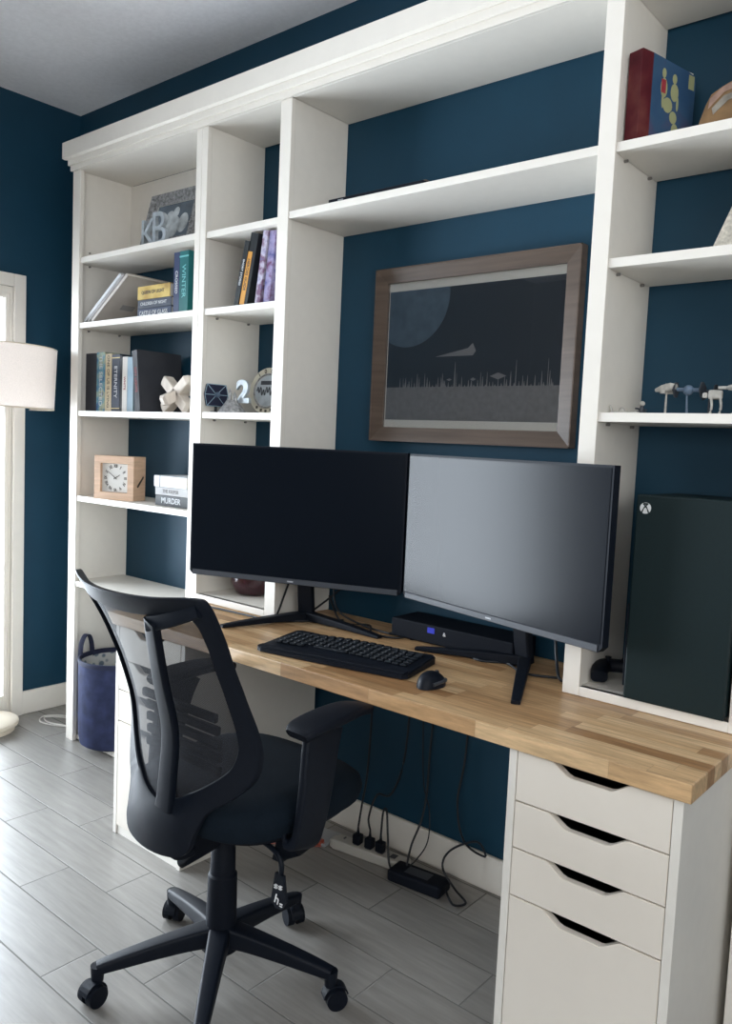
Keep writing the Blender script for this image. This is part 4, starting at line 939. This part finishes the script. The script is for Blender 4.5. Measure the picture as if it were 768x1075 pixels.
GC = 'black cables behind the monitors'
cable('black cable looping down the tower side behind the left monitor stand', [(1.30, -.20, .95), (1.275, -.215, .85), (1.268, -.24, .78), (1.28, -.26, z+.002), (1.34, -.20, .76), (1.36, -.12, .80), (1.40, -.06, .86)], group=GC)
cable('black cable running left along the desk to the tower foot', [(.97, -.31, z), (1.10, -.30, z), (1.20, -.295, z), (1.27, -.29, z), (1.33, -.24, z), (1.42, -.10, z)], group=GC)
cable('black cable drooping right from the left monitor', [(1.42, -.15, .90), (1.43, -.16, .82), (1.45, -.14, .77), (1.55, -.12, z), (1.64, -.13, z)], group=GC)
cable('black cable curled on the desk between the monitor stands', [(1.38, -.13, .82), (1.44, -.13, z), (1.52, -.09, z), (1.60, -.17, z), (1.68, -.16, z), (1.70, -.10, z)], group=GC)
cable('thin black cable lying behind the right monitor stand', [(1.86, -.17, z), (1.93, -.165, z), (2.00, -.18, z), (2.06, -.15, z), (2.14, -.20, z), (2.22, -.17, z)], group=GC)
cable('thick black cable bunch hanging behind the right monitor', [(2.16, -.12, .95), (2.18, -.12, .85), (2.20, -.14, .78), (2.24, -.19, z+.002), (2.26, -.12, z+.002), (2.20, -.07, .77)], r=.004, group=GC)
o = thing('cable_plug', 'small silver-tipped black plug lying between the monitors', 'plug', (1.648, -.128, .7385), (0, 0, .3)); bm = bmesh.new(); box(bm, -.012, .012, -.005, .005, .0005, .009, .002, 1); obj('body', bm, 'black', o); bm = bmesh.new(); box(bm, .0125, .024, -.004, .004, .002, .007); obj('tip', bm, 'steel', o)
# under-desk items
ps = thing('power_strip', 'off-white power strip lying along the wall under the desk', 'power strip', (1.590, -.115, 0), (0, 0, .14))
bm = bmesh.new(); box(bm, -.135, .135, -.026, .026, .001, .034, .006, 3); box(bm, -.148, -.130, -.018, .018, .001, .028, .004, 2); obj('housing', bm, 'powerstrip', ps)
bm = bmesh.new(); box(bm, -.105, -.10, -.0, .012, .0338, .036); [box(bm, -.06+i*.045, -.04+i*.045, -.012, .012, .0338, .0348) for i in range(4)]; obj('outlets', bm, 'darkgrey', ps)
for i, (x, y) in enumerate(((-.05, 0), (-.005, 0), (.035, .0))):
    p = thing('power_plug', ('black plug leftmost in the power strip', 'black plug in the middle of the power strip', 'black plug rightmost in the power strip')[i], 'plug', (1.59+x*.99-y*.14, -.115+x*.14+y, .0352), (0, 0, .14), group='plugs in the power strip')
    bm = bmesh.new(); box(bm, -.014, .014, -.013, .013, 0, .032, .004, 2); cyl(bm, (0, 0, .030), (0, 0, .045), .006, .004, 8); obj('body', bm, 'blackmat', p)
    bm = bmesh.new(); cyl(bm, (0, 0, .044), (0, 0, .056), .0042, .003, 8); obj('strain_relief', bm, 'cable', p)
br = thing('power_adapter', 'black power adapter brick on the floor in front of the power strip', 'power adapter', (1.795, -.135, 0), (0, 0, .12))
bm = bmesh.new(); box(bm, -.090, .090, -.038, .038, .001, .038, .008, 3); obj('brick', bm, 'blackmat', br)
bm = bmesh.new(); box(bm, -.04, .04, -.02, .02, .0378, .0384); obj('rating_label', bm, 'darkgrey', br)
GH = 'black cables hanging under the desk'
cable('black cable dropping straight into the left plug', [(1.50, -.03, .70), (1.505, -.035, .45), (1.51, -.05, .25), (1.525, -.09, .15), (1.5405, -.122, .092)], group=GH)
cable('black cable arching over the power strip into the middle plug', [(1.66, -.03, .70), (1.65, -.035, .35), (1.61, -.045, .20), (1.57, -.07, .19), (1.572, -.11, .13), (1.5852, -.1155, .092)], group=GH)
cable('black cable running from the right plug to the adapter brick', [(1.6244, -.110, .090), (1.625, -.105, .16), (1.635, -.10, .17), (1.66, -.12, .10), (1.69, -.145, .03), (1.715, -.145, .02)], group=GH)
cable('black cable hanging from the desk to the adapter brick', [(1.76, -.03, .70), (1.745, -.035, .40), (1.75, -.05, .25), (1.755, -.08, .17), (1.745, -.11, .10), (1.742, -.125, .04)], group=GH)
cable('black cable looping right above the adapter brick', [(1.88, -.03, .70), (1.87, -.03, .40), (1.86, -.045, .25), (1.90, -.06, .15), (1.975, -.06, .13), (1.95, -.07, .17), (1.87, -.08, .12), (1.855, -.10, .07), (1.90, -.10, .02), (1.955, -.12, .006), (1.935, -.155, .006), (1.889, -.128, .02)], group=GH)
cable('thin black cable crossing down beside the adapter brick', [(1.70, -.03, .70), (1.72, -.033, .30), (1.77, -.06, .20), (1.79, -.09, .12), (1.765, -.11, .06), (1.75, -.125, .04)], r=.002, group=GH)
# grey mat-like board with copper cable and red plug
fb_ = thing('grey_tablet', 'thin grey board lying on the floor left of the power strip', 'board', (1.335, -.135, 0), (0, 0, .15)); bm = bmesh.new(); box(bm, -.10, .10, -.05, .05, .0008, .010, .003, 2); obj('board', bm, 'greyprint', fb_)
o = cable('thin copper-pink cable on the floor beside the grey board', [(1.28, -.30, .0036), (1.33, -.25, .0036), (1.38, -.215, .0036), (1.43, -.175, .0036)], r=.0026, m=None if False else 'redplug')
rp_ = thing('red_plug', 'small red plug at the left end of the power strip', 'plug', (1.412, -.165, 0), (0, 0, .1)); bm = bmesh.new(); box(bm, -.014, .014, -.012, .012, .0008, .018, .004, 2); obj('body', bm, 'redplug', rp_); bm = bmesh.new(); cyl(bm, (.014, 0, .009), (.020, 0, .009), .004, n=8); obj('collar', bm, 'redplug', rp_)
# white cable coil on the floor between wall and bookcase
cable('white cable coiled on the floor between the left wall and the bookcase', [(-.02, -.15, .004), (-.12, -.10, .004), (-.24, -.13, .004), (-.30, -.20, .004), (-.24, -.25, .004), (-.14, -.22, .0045), (-.06, -.16, .009), (-.10, -.12, .010), (-.20, -.15, .010), (-.27, -.21, .010), (-.20, -.235, .009), (-.10, -.20, .009), (-.02, -.17, .004)], r=.003, m='wirewhite')

# ================================================================== FLOOR LAMP
lx, ly = -.300, -.475
lp = thing('floor_lamp', 'white floor lamp with a broad drum shade beside the glass door', 'lamp', (lx, ly, 0))
bm = bmesh.new(); lathe(bm, [(.001, 0), (.118, 0), (.122, .004), (.122, .020), (.116, .024), (.116, .028), (.136, .028), (.138, .032), (.137, .045), (.130, .050), (.02, .054), (.001, .054)], 48); obj('base', bm, 'lampwhite', lp, smooth=True)
bm = bmesh.new(); cyl(bm, (0, 0, .05), (0, 0, 1.62), .011, n=16); obj('pole', bm, 'lampwhite', lp, smooth=True)
bm = bmesh.new(); r0, r1, z0, z1 = .268, .278, 1.403, 1.655
lathe(bm, [(r0, z0), (r1, z1)], 64); obj('lamp_shade', bm, 'shade', lp, smooth=True)
bm = bmesh.new()
for rr, zz in ((r0-.0015, z0), (r1-.0015, z1)):
    P = [Vector((rr*math.cos(2*PI*k/64), rr*math.sin(2*PI*k/64), zz)) for k in range(64)]; sweep(bm, P, lambda i: circ(.003, 6), closed=True)
for k in range(3): a = 2*PI*k/3; cyl(bm, (0, 0, 1.60), (r1*.99*math.cos(a), r1*.99*math.sin(a), 1.60), .002, n=6)
obj('shade_ring', bm, 'lampwhite', lp)
bm = bmesh.new(); bmesh.ops.create_uvsphere(bm, u_segments=16, v_segments=12, radius=.032, matrix=Matrix.Translation((0, 0, 1.50))); obj('bulb', bm, 'dial', lp, smooth=True)
